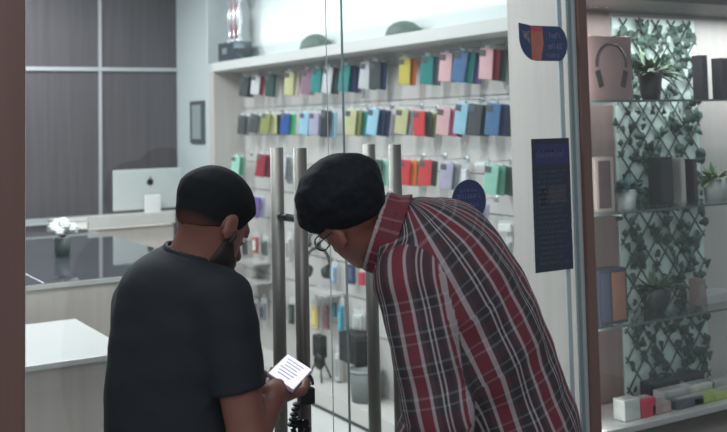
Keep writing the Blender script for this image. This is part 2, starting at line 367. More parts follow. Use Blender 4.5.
#        px, py top, py bottom, yaw (0 = facing the door), lean, colours front to back
HANG = [
 ('top', 251, 69, 90, ['charcoal', 'black']), ('top', 262, 72, 90, ['white', 'crimson']), ('top', 276, 67, 91, ['dark green', 'grey']), ('top', 296, 66, 91, ['pale yellow', 'beige']),
 ('top', 313, 64, 90, ['mauve', 'grey']), ('top', 323, 66, 91, ['teal', 'lavender']), ('top', 335, 60, 88, ['white', 'charcoal']), ('top', 352, 59, 87, ['teal', 'navy', 'purple']),
 ('top', 373, 56, 84, ['white', 'black']), ('top', 382, 55, 84, ['charcoal', 'navy']), ('top', 412, 54, 82, ['yellow', 'orange']), ('top', 435, 53, 83, ['teal', 'slate']),
 ('top', 454, 50, 80, ['pink', 'grey']), ('top', 470, 46, 79, ['steel blue', 'teal', 'purple']), ('top', 494, 40, 73, ['pink', 'crimson', 'dark green']),
 ('second', 248, 113, 133, ['charcoal', 'grey']), ('second', 261, 112, 132, ['charcoal', 'beige']), ('second', 273, 111, 132, ['olive', 'pale yellow', 'black']), ('second', 292, 111, 133, ['blue', 'green']),
 ('second', 311, 110, 134, ['light blue', 'mint']), ('second', 321, 110, 134, ['lavender', 'white']), ('second', 333, 108, 136, ['black', 'light blue']), ('second', 358, 107, 134, ['pale yellow', 'olive', 'teal']),
 ('second', 381, 106, 134, ['light blue', 'navy', 'navy']), ('second', 410, 106, 133, ['pale yellow', 'grey']), ('second', 426, 108, 134, ['red', 'charcoal', 'olive']), ('second', 452, 105, 134, ['pink', 'hot pink', 'maroon']),
 ('second', 470, 100, 133, ['light blue', 'navy', 'teal']), ('second', 484, 101, 134, ['charcoal', 'dark green']), ('second', 502, 100, 134, ['steel blue', 'navy', 'slate']),
 ('third', 242, 154, 174, ['mint', 'sea green']), ('third', 268, 152, 176, ['crimson', 'maroon']), ('third', 288, 154, 178, ['white', 'grey']), ('third', 385, 157, 184, ['dark green', 'mint']),
 ('third', 412, 157, 184, ['red', 'orange', 'olive']), ('third', 433, 157, 184, ['red', 'dark green']), ('third', 455, 160, 186, ['lavender', 'grey']), ('third', 500, 162, 193, ['mint', 'sea green', 'dark green']),
 ('fourth', 262, 195, 217, ['purple', 'lavender']), ('fourth', 484, 200, 226, ['grey', 'lavender'])]
side_word = {'top': 'top row', 'second': 'second row', 'third': 'third row', 'fourth': 'fourth row'}
seen = {}
prevcol = {}
for i, (row, px, pt, pb, cols) in enumerate(HANG):
    tgt = at(px, (pt+pb)/2, 'x', XW-.075)
    zt_ = min(1.938, at(px, pt, 'x', XW-.09).z)
    hook_y = tgt.y
    hk = MB().tube((XW-.001, hook_y, zt_+.004), (XW-.13, hook_y, zt_+.004), .0022, None, 6).tube((XW-.13, hook_y, zt_+.004), (XW-.138, hook_y, zt_+.016), .0022, None, 6)
    hk.b2((XW-.004, hook_y-.018, zt_-.012), (XW-.0005, hook_y+.018, zt_+.018))
    hk = hk.build('display_hook', m_alu, None, True, (XW, hook_y, zt_))
    tag(hk, 'metal hook holding %s cases, %s, %s' % (', '.join(dict.fromkeys(cols)), side_word[row], 'far left' if row not in prevcol else 'right of '+prevcol[row]), 'hook', 'display hooks of the slat wall')
    for j, cn in enumerate(cols):
        if cn not in CASE:
            me = case_mesh(); me.materials.append(mat('case_'+cn.replace(' ', '_'), PAL[cn], .35, noise=.08, scale=14)); CASE[cn] = me
        o = bpy.data.objects.new('phone_case', CASE[cn]); COL.objects.link(o)
        for nm, me in (('camera_cutout', CUT), ('hang_tab', TAB)):
            k = bpy.data.objects.new(nm, me); COL.objects.link(k); k.parent = o
        if cn in ('black', 'charcoal', 'navy'): pass
        yaw = math.radians(-90 + [34, 24, 14][j] + rnd.uniform(-9, 9))
        o.location = (XW-.115+.037*j, hook_y-.006*j+rnd.uniform(-.003, .003), zt_-.010-.004*j)
        o.rotation_euler = (math.radians(rnd.uniform(-2, 6)), math.radians(rnd.uniform(4, 12)), yaw)
        s = (at(px, pt, 'x', XW-.09).z-at(px, pb, 'x', XW-.09).z)/.166
        o.scale = (1.0, 1.0, min(1.12, max(.8, s)))
        nb = prevcol.get(row)
        lab = '%s phone case, %s, %s, %s' % (cn, side_word[row], 'outermost' if j == 0 else 'behind %s one' % cols[j-1], ('right of %s case' % nb) if nb else 'far left')
        if lab in seen: lab += ', nearer door'
        if lab in seen: lab += ' post'
        seen[lab] = 1
        tag(o, lab, 'phone case', 'phone cases hanging on the slat wall')
    prevcol[row] = cols[0]

# ------------------------------------------------------------------ other goods on the slat wall
def pack(px0, px1, py0, py1, color, label, x=XW-.04, inner=None, name='accessory_pack', cat='accessory pack', cname=None, yaw=.45):
    c0 = at((px0+px1)/2, (py0+py1)/2, 'x', x); zt_, zb_ = at((px0+px1)/2, py0, 'x', x).z, at((px0+px1)/2, py1, 'x', x).z
    dep = (c0-EYE).dot(FW); w = max(.03, (px1-px0)*dep/F_PX*.95)
    o = empty(name, (x, c0.y, zb_), 0, label, cat, 'accessory packs on the slat wall' if name == 'accessory_pack' else None)
    h = zt_-zb_; R_ = Matrix.Rotation(-math.pi/2+yaw, 3, 'Z')
    mm = mat('pack_%d_%d_%d' % color, color, .45, noise=.06, scale=20)
    def k(mb, nm, m_):
        q = mb.build(nm, m_); q.parent = o; q.rotation_euler = (0, 0, -math.pi/2+yaw); return q
    k(MB().box((0, .004, h/2), (w, .006, h), None, .002), 'card', mat('pack_card_pale', (196, 200, 200), .5))
    k(MB().box((0, -.012, h*.42), (w*.78, .026, h*.72), None, .006), 'body', mm)
    if inner: k(MB().box((0, -.027, h*.42), (w*.45, .006, h*.45), None, .002), 'insert', mat('pack_%d_%d_%d' % inner, inner, .4))
    k(MB().box((0, .004, h+.010), (.018, .003, .022)), 'hang_tab', m_alu)
    return o
PK = [(243, 249, 234, 256, (92, 98, 104), (60, 62, 66), 'slim dark grey pack beside the left man\'s forehead'),
      (253, 260, 232, 254, (186, 92, 92), (226, 226, 226), 'small red and white pack, right of the slim dark grey pack'),
      (262, 269, 236, 256, (110, 122, 118), (70, 80, 78), 'grey-green accessory pack left of the inner steel handle'),
      (286, 293, 232, 262, (196, 192, 190), (150, 140, 138), 'pale blister pack between the two left steel handles'),
      (286, 293, 158, 184, (190, 196, 198), (120, 130, 136), 'white pack hanging between the left handles near their tops'),
      (306, 312, 228, 246, (120, 130, 128), None, 'small grey-green pack right of the left outer handle'),
      (331, 338, 262, 284, (140, 176, 202), (190, 206, 216), 'light blue pack below the checked-shirt man\'s face'),
      (347, 358, 258, 285, (52, 66, 108), (88, 100, 128), 'dark blue pack beneath the checked-shirt man\'s chin'),
      (359, 367, 268, 286, (190, 48, 74), None, 'small red pack beside the dark blue pack'),
      (250, 259, 298, 321, (128, 132, 134), (60, 64, 68), 'grey box pack with dark slot beside the left man\'s sleeve'),
      (260, 268, 298, 321, (134, 140, 142), (74, 80, 84), 'second grey box pack, touching the left inner handle'),
      (282, 287, 298, 320, (200, 110, 140), None, 'narrow pink pack between the left handles'),
      (289, 296, 298, 325, (62, 78, 74), (96, 104, 100), 'dark green pack beside the pink pack'),
      (310, 322, 299, 330, (206, 190, 140), (222, 206, 130), 'cream yellow pack right of the left outer handle'),
      (324, 331, 299, 330, (148, 104, 104), (110, 82, 90), 'brownish red pack right of the cream yellow pack'),
      (333, 338, 298, 318, (64, 120, 122), None, 'small dark teal pack left of the cyan pack'),
      (339, 345, 298, 334, (52, 160, 196), (90, 190, 214), 'tall cyan pack near the gap of the glass doors'),
      (352, 366, 310, 330, (200, 204, 202), (178, 184, 184), 'wide white pack above the black loudspeaker box'),
      (462, 470, 164, 186, (226, 230, 236), None, 'white pack above the round navy sticker'),
      (474, 490, 161, 167, (222, 232, 228), None, 'flat white packet right of the white pack'),
      (497, 516, 221, 232, (222, 226, 224), None, 'flat white packet beside the checked-shirt man\'s back'),
      (506, 513, 236, 262, (176, 184, 180), (140, 160, 150), 'pale green-grey pack below the flat white packet'),
      (335, 343, 345, 382, (206, 208, 206), (160, 164, 164), 'tall white pack between the black stand and the loudspeaker box')]
for (a, b, c_, d_, col, inn, lab) in PK: pack(a, b, c_, d_, col, lab, inner=inn)
for (px, py, w, lab) in ((252, 262, .16, 'upper small white ledge beside the left man\'s shoulder'), (254, 281, .16, 'lower small white ledge beside the left man\'s shoulder'), (322, 292, .20, 'small white ledge above the cream yellow pack')):
    q = at(px, py, 'x', XW-.08)
    o = MB().b2((XW-.14, q.y-w/2*1.6, q.z-.008), (XW-.0005, q.y+w/2*1.6, q.z+.008), .003).b2((XW-.14, q.y-w/2*1.6, q.z+.008), (XW-.136, q.y+w/2*1.6, q.z+.022)).build('wall_ledge', m_topwhite, None, False)
    o.data.transform(Matrix.Translation((-XW, -q.y, -q.z))); o.location = (XW, q.y, q.z)
    tag(o, lab, 'ledge', 'small ledges of the slat wall')
# over-ear headphones
def headphones(px, py, k, label):
    q = at(px, py, 'x', XW-.07); o = empty('headphones', q, 0, label, 'headphones', 'black headphones on the slat wall')
    r = .07*k; pts = [Vector((0, r*math.cos(a), r*1.05*math.sin(a))) for a in [math.radians(v) for v in range(-20, 201, 20)]]
    def k_(mb, nm, m_): x = mb.build(nm, m_, None, True); x.parent = o; x.rotation_euler = (0, 0, .5)
    k_(MB().path(pts, .008*k), 'headband', m_black); 
    for s in (1, -1): k_(MB().tube((-.012, s*r*1.0, -.045*k), (-.012, s*r*.62, -.05*k), .036*k, .030*k, 20), 'ear_cup', mat('cushion_black', (42, 54, 54), .5))
    h = MB().tube((.068, 0, r*1.05), (-.02, 0, r*1.05), .003); h = h.build('display_hook', m_alu, None, True, (XW, q.y, q.z+r)); h.data.transform(Matrix.Translation((XW-q.x-.07+.0, 0, 0)))
    h.location = (q.x, q.y, q.z); h.data.transform(Matrix.Translation((-(XW-q.x-.07), 0, r)))
    tag(h, 'thin metal display hook carrying the ' + label, 'hook', 'display hooks of the slat wall')
headphones(318, 262, 1.15, 'black over-ear headphones right of the left outer handle')
headphones(315, 240, .55, 'smaller black headphones directly above the larger pair')
# stand with small black device, loudspeaker box and bin at the foot of the wall
q = at(322, 385, 'x', 2.88); qt = at(322, 334, 'x', 2.88)
zf = .1015
o = empty('device_stand', (2.87, q.y, zf), 0, 'black gadget on a thin tripod stand at the wall foot', 'stand')
ztp = qt.z
b = MB(); 
for a in (0, 2.1, 4.2): b.tube((2.87+.07*math.cos(a), q.y+.09*math.sin(a), zf+.002), (2.87, q.y, zf+.16), .006, .005, 8)
b.tube((2.87, q.y, zf+.15), (2.87, q.y, ztp-.12), .007)
kid(b, 'tripod', m_chrome, o)
kid(MB().box((2.87, q.y, ztp-.07), (.05, .10, .13), None, .012).sph((2.855, q.y-.02, ztp-.15), (.03, .045, .05)), 'body', m_black, o)
kid(MB().tube((2.842, q.y, ztp-.05), (2.846, q.y, ztp-.05), .022), 'lens', m_chrome, o)
q = at(354, 366, 'x', 2.88); qt = at(354, 333, 'x', 2.88); wl = at(345, 350, 'x', 2.88).y-at(363, 350, 'x', 2.88).y
o = empty('loudspeaker', (2.90, q.y, q.z), 0, 'black loudspeaker box standing above the grey bin', 'speaker')
kid(MB().b2((2.84, q.y-wl/2, q.z+.02), (XW-.002, q.y+wl/2, qt.z), .008), 'cabinet', m_black, o)
kid(MB().tube((2.836, q.y, q.z+.07), (2.842, q.y, q.z+.07), .05, None, 24).tube((2.836, q.y, q.z+.15), (2.842, q.y, q.z+.15), .022, None, 20), 'driver', mat('driver_grey', (46, 48, 52), .6), o)
q = at(366, 397, 'x', 2.86); qt = at(366, 366, 'x', 2.86)
o = empty('waste_bin', (2.86, q.y, zf), 0, 'grey cylindrical bin below the black loudspeaker box', 'bin')
h = qt.z-zf-.014
kid(MB().lathe((2.86, q.y, zf), [(.078, 0), (.092, h), (.086, h), (.074, .01)], 28), 'bin_body', mat('bin_grey', (112, 118, 118), .5), o, True)
kid(MB().lathe((2.86, q.y, zf), [(.094, h-.012), (.097, h-.006), (.094, h+.004), (.086, h+.002), (.086, h-.01)], 28), 'rim', mat('bin_rim', (140, 146, 146), .4), o, True)
# padlock and chain on the left outer handle
q = at(307, 404, 'y', 2.37)
o = empty('padlock', q, 0, 'dark padlock with keys hanging from the left outer handle', 'padlock')
b = MB(); b.box((q.x, q.y, q.z+.02), (.040, .022, .042), None, .006); kid(b, 'lock_body', m_black, o)
kid(MB().path([q+Vector((.020*math.cos(a), .004, .045+.030*math.sin(a))) for a in [math.radians(v) for v in range(0, 181, 20)]], .004), 'shackle', m_chrome, o, True)
b = MB()
for i in range(5): b.lathe((q.x-.028-.004*i, q.y, q.z-.012*i), [(.010, 0), (.013, .004), (.010, .008)], 10)
kid(b, 'chain', m_black, o, True)
b = MB()
for i, a in enumerate((-.3, .1, .5)): b.box((q.x-.035+.012*i, q.y-.004*i, q.z-.075), (.014, .003, .045), Matrix.Rotation(a, 3, 'Y'), .001).tube((q.x-.035+.012*i, q.y-.004*i-.002, q.z-.045), (q.x-.035+.012*i, q.y-.004*i+.002, q.z-.045), .011)
kid(b, 'keys', m_chrome, o)

# ------------------------------------------------------------------ stickers on the glass
YG = 2.4925
def plate(pts, y, th, name, m, parent):   # pts in x,z; faces the mall side
    return kid(MB().poly([(x, y, z) for x, z in pts], th, (0, -1, 0)), name, m, parent)
def pz(px, py): v = at(px, py, 'y', YG); return (v.x, v.z)
o = empty('round_end_sticker', (2.18, YG, 1.79), 0, 'navy and orange sticker with rounded right end high on the glass', 'sticker')
x0, x1 = pz(519, 40)[0], pz(567, 40)[0]; zt_, zb_ = pz(545, 26)[1], pz(545, 61)[1]; hh = (zt_-zb_)/2; zc = (zt_+zb_)/2
arc = [(x1-hh*.72+hh*.72*math.sin(a), zc+hh*math.cos(a)) for a in [math.radians(v) for v in range(0, 181, 12)]]
low = [(x0+.075*.9*(1-math.sin(a)), zb_+.075*(1-math.cos(a))) for a in [math.radians(v) for v in range(0, 91, 15)]]
plate([(x0, zt_+.008), (x0+.05, zt_)]+arc+low, YG, .0006, 'backing', mat('sticker_navy', (56, 70, 106), .4), o)
plate([(x0+.012, zt_-.018), (x0+.042, zt_-.018), (x0+.045, zb_+.055), (x0+.02, zb_+.075)], YG-.0007, .0004, 'photo', mat('sticker_photo', (112, 108, 110), .4, noise=.5, scale=60), o)
plate([(x0+.048, zt_-.002), (x0+.096, zt_-.002), (x0+.100, zc), (x0+.088, zb_+.002), (x0+.050, zb_+.002)], YG-.0007, .0004, 'orange_field', mat('sticker_orange', (176, 108, 88), .4, noise=.12, scale=25), o)
plate([(x0+.048, zt_-.002), (x0+.096, zt_-.002), (x0+.092, zt_-.018), (x0+.052, zt_-.018)], YG-.0012, .0003, 'pink_band', mat('sticker_pink', (176, 76, 100), .4), o)
def strokes(xa, xb, z, hgt, n, seed, bm_):
    r = random.Random(seed); x = xa
    w = (xb-xa)/n
    for i in range(n):
        k = r.random()
        bm_.b2((x, YG-.0016, z), (x+w*.22, YG-.0013, z+hgt))
        if k > .3: bm_.b2((x, YG-.0016, z+(hgt*.78 if k > .6 else 0)), (x+w*.7, YG-.0013, z+(hgt if k > .6 else hgt*.22)))
        if k > .5: bm_.b2((x+w*.48, YG-.0016, z), (x+w*.7, YG-.0013, z+hgt*(1 if k > .75 else .5)))
        x += w
b = MB(); strokes(x0+.125, x1-.028, zc+.018, .020, 5, 1, b); strokes(x0+.118, x1-.022, zc-.018, .020, 7, 2, b); strokes(x0+.112, x1-.034, zc-.046, .014, 9, 3, b)
kid(b, 'lettering', mat('sticker_lilac', (128, 124, 164), .4), o)

o = empty('notice_sticker', (2.2, YG, 1.3), 0, 'tall dark notice sticker with small print on the glass', 'sticker')
(xa, za), (xb, _z), (xc, zc_) = pz(532, 139), pz(568, 138), pz(538, 273)
xa = pz(533, 200)[0]; xb = pz(571, 200)[0]
kid(MB().b2((xa, YG-.0006, zc_), (xb, YG, za)), 'backing', mat('notice_black', (42, 50, 66), .35), o)
kid(MB().b2((xa+.012, YG-.0010, za-.082), (xb-.006, YG-.0006, za-.018)), 'header_band', mat('notice_blue', (50, 54, 96), .35), o)
b = MB(); strokes(xa+.02, xb-.015, za-.060, .022, 7, 5, b)
kid(b, 'header_lettering', mat('notice_header_ink', (78, 88, 124), .4), o)
b = MB()
for i in range(19): strokes(xa+.02, xb-.015-(i % 3)*.012, za-.108-.0160*i, .009, 13, 20+i, b)
kid(b, 'lettering', mat('notice_ink', (88, 98, 108), .4), o)
kid(MB().b2((xa+.03, YG-.0010, za-.215), (xa+.055, YG-.0006, za-.160)), 'dark_field', mat('notice_dark', (24, 26, 40), .4), o)
kid(MB().b2((xa+.065, YG-.0010, za-.205), (xb-.02, YG-.0006, za-.150)), 'brown_field', mat('notice_brown', (70, 62, 70), .4), o)

qx, qz = pz(469, 201); rr = pz(490.5, 201)[0]-qx
rr = .083
o = empty('round_sticker', (qx, YG, qz), 0, 'round navy blue sticker on the glass behind the checked shirt', 'sticker')
circ = lambda r: [(qx+r*math.cos(a), qz+r*math.sin(a)) for a in [2*math.pi*i/40 for i in range(40)]]
rr = (pz(469, 179.5)[1]-qz)
plate(circ(rr), YG, .0006, 'backing', mat('round_navy', (44, 54, 94), .4), o)
b = MB(); strokes(qx-rr*.5, qx+rr*.5, qz+rr*.42, .010, 8, 41, b); strokes(qx-rr*.68, qx+rr*.68, qz+rr*.12, .014, 9, 42, b); strokes(qx-rr*.6, qx+rr*.6, qz-rr*.25, .010, 10, 43, b)
kid(b, 'lettering', mat('round_ink', (96, 108, 150), .4), o)

# ------------------------------------------------------------------ display window: ivy panel, shelves, goods
iv0, iv1 = at(617, 200, 'y', YB).x, at(700, 200, 'y', YB).x
ivy = empty('ivy_panel', ((iv0+iv1)/2, YB, .45), 0, 'tall artificial ivy trellis panel on a pale backing in the display window', 'artificial ivy')
kid(MB().b2((iv0, YB-.010, .452), (iv1, YB-.001, 1.984)), 'backing', m_mint, ivy)
t = MB(); L = .13
wv = iv1-iv0
for s in (1, -1):
    k = -4.0
    while k < 22:
        zA = .45+k*L*.85; pts = []
        xA, xB = (iv0, iv1) if s > 0 else (iv1, iv0)
        zB = zA+wv*1.25
        # clip to panel
        def lerp(z): return xA+(xB-xA)*(z-zA)/(zB-zA)
        z0_, z1_ = max(zA, .46), min(zB, 1.98)
        if z1_ > z0_+.02: t.tube((lerp(z0_), YB-.016, z0_), (lerp(z1_), YB-.016, z1_), .0032, None, 6)
        k += 1.0
kid(t, 'lattice', mat('lattice_green', (66, 84, 76), .6), ivy)
t = MB(); r = random.Random(8)
def ivyleaf(mb, c, s, rot, tilt):
    pts = [(0, -.9), (.55, -.75), (.95, -.15), (.55, .1), (.45, .55), (0, 1.05), (-.45, .55), (-.55, .1), (-.95, -.15), (-.55, -.75)]
    M = Matrix.Rotation(rot, 3, 'Y') @ Matrix.Rotation(tilt, 3, 'X')
    ctr = mb.bm.verts.new(Vector(c)+M @ Vector((0, -.006, 0)))
    vs = [mb.bm.verts.new(Vector(c)+M @ Vector((x*s, .25*s*abs(x), z*s))) for x, z in pts]
    mi = r.choice((0, 0, 1, 2))
    for i in range(len(vs)):
        fc = mb.bm.faces.new((ctr, vs[i], vs[(i+1) % len(vs)])); fc.material_index = mi
for i in range(420):
    x = r.uniform(iv0+.012, iv1-.012); z = r.uniform(.47, 1.97)
    ivyleaf(t, (x, YB-r.uniform(.022, .045), z), r.uniform(.016, .027), r.uniform(0, 6.28), r.uniform(-.5, .5))
for z in [1.58, 1.55, 1.50, 1.27, 1.22, 1.24, 1.16, 1.46]:
    ivyleaf(t, (iv0-r.uniform(-.01, .03), YB-.04, z), .018, r.uniform(0, 6.28), .1)
ml = [mat('ivy_green', (36, 62, 52), .6), mat('ivy_mid_green', (50, 78, 66), .6), mat('ivy_dark_green', (30, 52, 46), .6)]
kid(t, 'leaves', ml, ivy)

YS = 2.60
zs = [at(660, 99.5, 'y', YS).z, at(660, 208.5, 'y', YS).z, at(660, 319, 'y', YS).z]
labs = ['top glass shelf carrying the headphone box', 'middle glass shelf carrying the succulent and phone boxes', 'bottom glass shelf carrying the fern in a round black bowl']
for z, lb in zip(zs, labs):
    o = empty('glass_shelf', (3.2, 2.7, z), 0, lb, 'shelf', 'glass shelves of the display window')
    kid(MB().b2((XD+.042, YS, z-.008), (4.39, YB-.078, z)), 'pane', m_shelfglass, o)
    kid(MB().b2((XD+.042, YS-.002, z-.008), (4.39, YS, z)), 'front_edge', mat('shelf_edge_green', (84, 98, 96), .25), o)
    bk = MB()
    for x in (2.62, 3.6, 4.0): bk.b2((x-.005, YS+.02, z-.018), (x+.005, YB-.001, z-.0085))
    kid(bk, 'bracket', m_alu, o)
YI = 2.68
def pbox(px0, px1, py0, zbase, y, dep, name, label, cat, m_body, group=None, front=None, fm=None, fname='front_panel', bev=.002):
    x0, x1, _, zt_ = cross_box(px0+(dep*(60 if px0 < 620 else 170) if dep < .065 else 0), px1, py0, py0+40, y, 0)
    o = empty(name, ((x0+x1)/2, y+dep/2, zbase+.0005), 0, label, cat, group)
    kid(MB().b2((x0, y, zbase+.0005), (x1, y+dep, zt_), bev), 'box_body', m_body, o)
    if front:
        a, b_, c_, d_ = front; w, h = x1-x0, zt_-zbase
        kid(MB().b2((x0+a*w, y-.0012, zbase+c_*h), (x0+b_*w, y-.0002, zbase+d_*h)), fname, fm, o)
    return o, x0, x1, zt_
m_pinkbox = mat('pinkish_box', (134, 112, 110), .5, noise=.05); m_dkbox = mat('dark_box', (40, 36, 42), .4); m_bxw = mat('box_pale_side', (168, 166, 164), .5)
o, x0, x1, zt_ = pbox(588, 631.5, 36, zs[0], 2.63, .07, 'headphone_box', 'pinkish retail box printed with black headphones on the top glass shelf', 'box', m_pinkbox)
cxh, zh = (x0+x1)/2+.004, zs[0]+(zt_-zs[0])*.56; rh = (x1-x0)*.34
b = MB(); pts = [(cxh+rh*math.cos(a), 2.6285, zh+rh*1.0*math.sin(a)) for a in [math.radians(v) for v in range(-8, 189, 14)]]
b.path([Vector(p) for p in pts], .0045, 6)
for s in (1, -1):
    b.box((cxh+s*rh*.84, 2.6285, zh-.052), (.022, .003, .060), Matrix.Rotation(s*.28, 3, 'Y'), .0012)
kid(b, 'headphone_picture', mat('print_black', (44, 34, 36), .5), o)
pbox(694, 708, 55, zs[0], YI, .05, 'phone_box', 'dark phone box on the top shelf, right of the fern', 'box', m_dkbox, 'dark phone boxes', (.08, .86, .05, .95), mat('box_print_dark', (48, 40, 50), .3, noise=.3, scale=30))
pbox(713.5, 731, 58, zs[0], YI, .05, 'phone_box', 'dark phone box at the right picture edge on the top shelf', 'box', m_dkbox, 'dark phone boxes', (.08, .86, .05, .95), MATS['box_print_dark'])
pbox(592.5, 614, 157, zs[1], 2.63, .05, 'phone_box', 'pale box with dark brown front on the middle shelf beside the frame post', 'box', mat('box_beige', (136, 128, 122), .5), None, (.15, .80, .07, .93), mat('box_front_brown', (74, 62, 60), .35, noise=.2, scale=18))
pbox(650, 673, 157, zs[1], YI, .06, 'phone_box', 'tall black box in the middle of the middle shelf', 'box', m_black, None, (.1, .9, .05, .95), mat('box_front_black', (34, 38, 40), .3))
pbox(675.5, 683.2, 158, zs[1], YI, .06, 'phone_box', 'slim white box standing between the black and dark purple boxes', 'box', m_bxw, None, (.2, .8, .1, .9), mat('box_white_print', (186, 184, 184), .4))
pbox(684, 697.5, 159, zs[1], YI, .06, 'phone_box', 'dark purple box left of the white-potted plant on the middle shelf', 'box', m_dkbox, None, (.1, .9, .05, .95), mat('box_purple', (70, 60, 72), .35, noise=.25, scale=30))
pbox(599, 612, 269, zs[2], 2.63, .09, 'phone_box', 'dark framed box with orange panel on the bottom shelf', 'box', mat('box_navy_side', (48, 50, 62), .4), None)
o = bpy.context.scene.objects.get('phone_box')
dk = [k for k in S.objects if k.get('label', '').startswith('dark framed box')][0]
x0_, x1_, _, ztb = cross_box(599, 627, 269, 300, 2.63, 0)
for ch in list(dk.children): bpy.data.objects.remove(ch)
kid(MB().b2((x0_, 2.63, zs[2]+.0005), (x1_, 2.69, ztb), .002), 'box_body', MATS['box_navy_side'], dk)
w_, h_ = x1_-x0_, ztb-zs[2]
kid(MB().b2((x0_+.46*w_, 2.6285, zs[2]+.06*h_), (x0_+.93*w_, 2.6298, zs[2]+.93*h_)), 'orange_panel', mat('box_orange', (126, 88, 70), .4, noise=.15), dk)
kid(MB().b2((x0_+.08*w_, 2.6285, zs[2]+.06*h_), (x0_+.38*w_, 2.6298, zs[2]+.93*h_)), 'blue_panel', mat('box_blue', (58, 62, 80), .4), dk)
pbox(691, 706.5, 279, zs[2], YI, .05, 'small_carton', 'small grey-brown carton right of the round black bowl', 'box', mat('carton_grey', (138, 126, 122), .6), None, (.2, .8, .3, .8), mat('carton_print', (150, 138, 134), .5))
o, *_ = pbox(708, 740, 293, zs[2], YI, .10, 'tray', 'low white tray at the right picture edge on the bottom shelf', 'tray', m_topwhite)

def plant(name, label, px, pybase, zbase, y, pot, leafm, n, L, w, spread=1.0, seed=1, potm=None, up=.7, group=None, lm2=None):
    c = at(px, pybase, 'y', y); o = empty(name, (c.x, y, zbase+.0005), 0, label, 'potted plant', group)
    prof, = (pot,); H = max(z for _, z in prof)
    kid(MB().lathe((c.x, y, zbase+.0005), prof, 28), 'pot', potm, o, True)
    r = random.Random(seed); b = MB()
    for i in range(n):
        a = r.uniform(0, 6.28); e = r.uniform(.15, 1.2)*up; d = (math.cos(a)*spread, math.sin(a)*.28*spread-.12, e)
        b.leaf((c.x+math.cos(a)*.012, y+math.sin(a)*.012, zbase+H-.012), d, (0, 0, 1), L*r.uniform(.65, 1.1), w*r.uniform(.7, 1.2), r.randint(0, 1), r.uniform(.1, .5))
    kid(b, 'leaves', [leafm, lm2 or leafm], o); return o
g1, g2 = mat('fern_green', (66, 88, 70), .6), mat('fern_light', (92, 114, 88), .6)
plant('potted_fern', 'dark green fern in a black pot on the top glass shelf', 651, 98, zs[0], 2.70, [(.032, 0), (.038, .03), (.046, .105), (.043, .105), (.038, .09)], g1, 90, .135, .020, 1.0, 4, m_black, .75, None, g2)
plant('succulent', 'blue-green succulent in a white pot on the middle shelf', 627, 208, zs[1], 2.68, [(.030, 0), (.036, .070), (.033, .070), (.030, .06)], mat('succulent_teal', (96, 134, 140), .5), 60, .075, .024, .8, 5, mat('pot_white', (178, 184, 184), .4), 1.0, None, mat('succulent_teal_dark', (76, 112, 112), .5))
plant('potted_plant', 'yellow-green plant in a white pot at the right picture edge', 716, 203, zs[1], 2.68, [(.040, 0), (.046, .09), (.042, .09), (.038, .075)], mat('leaf_yellow_green', (120, 138, 74), .5), 60, .085, .022, 1.1, 6, MATS['pot_white'], .7, None, mat('leaf_deep', (54, 88, 56), .5))
plant('potted_fern', 'fern in a round black bowl on the bottom shelf', 656, 313, zs[2], 2.70, [(.022, 0), (.040, .015), (.056, .055), (.060, .090), (.056, .090), (.050, .06)], mat('fern_mid', (74, 100, 76), .6), 64, .115, .018, 1.0, 7, mat('bowl_black', (40, 48, 48), .5), .8, None, g2)

# lowest shelf with goods laid flat
zl = at(640, 417, 'y', 2.62).z
o = empty('display_table', (3.2, 2.7, zl), 0, 'white display ledge below the ivy panel carrying flat goods', 'shelf')
kid(MB().b2((XD+.045, 2.56, zl-.02), (4.39, YB-.056, zl), .002), 'board', m_topwhite, o)
kid(MB().b2((XD+.06, 2.75, .452), (4.37, YB-.06, zl-.0205)), 'support', m_palef, o)
a = at(650, 400, 'y', 2.74); b_ = at(706, 400, 'y', 2.74); zt_ = at(678, 377, 'y', 2.74).z
o = empty('gift_bag', ((a.x+b_.x)/2, 2.74, zl+.001), 0, 'wide black case with small white mark standing behind the flat goods', 'case')
kid(MB().b2((a.x, 2.74, zl+.003), (b_.x, 2.79, zt_), .006), 'case_body', mat('case_black', (38, 40, 40), .5), o)
kid(MB().b2((a.x+(b_.x-a.x)*.54, 2.7385, zt_-.045), (a.x+(b_.x-a.x)*.60, 2.7398, zt_-.018)), 'mark', mat('mark_pale', (150, 152, 148), .4), o)
kid(MB().path([Vector((a.x+.09+.03*math.cos(t_), 2.765, zt_-.002+.018*math.sin(t_))) for t_ in [math.radians(v) for v in range(0, 181, 30)]], .004), 'handle', m_black, o, True)
o.name = 'carry_case'
FL = [(624, 641, 406, (184, 190, 188), 'pale grey packet lying at the left end of the ledge', .14),
      (641, 657, 405, (196, 58, 84), 'red packet lying beside the pale grey packet', .10),
      (652, 672, 409, (176, 150, 150), 'pinkish packet lying in front of the red packet', .12),
      (664, 690, 402, (188, 190, 190), 'silver-white packet lying before the black case', .12),
      (676, 705, 405, (84, 90, 102), 'slate blue packet lying in the middle of the flat goods', .12),
      (690, 716, 397, (206, 206, 202), 'white packet lying right of the black case', .12),
      (694, 716, 410, (150, 176, 64), 'lime green packet lying at the ledge front', .10),
      (712, 740, 399, (176, 178, 174), 'grey packet lying at the right picture edge', .14),
      (716, 740, 407, (170, 184, 96), 'yellow-green packet lying at the right front of the ledge', .10)]
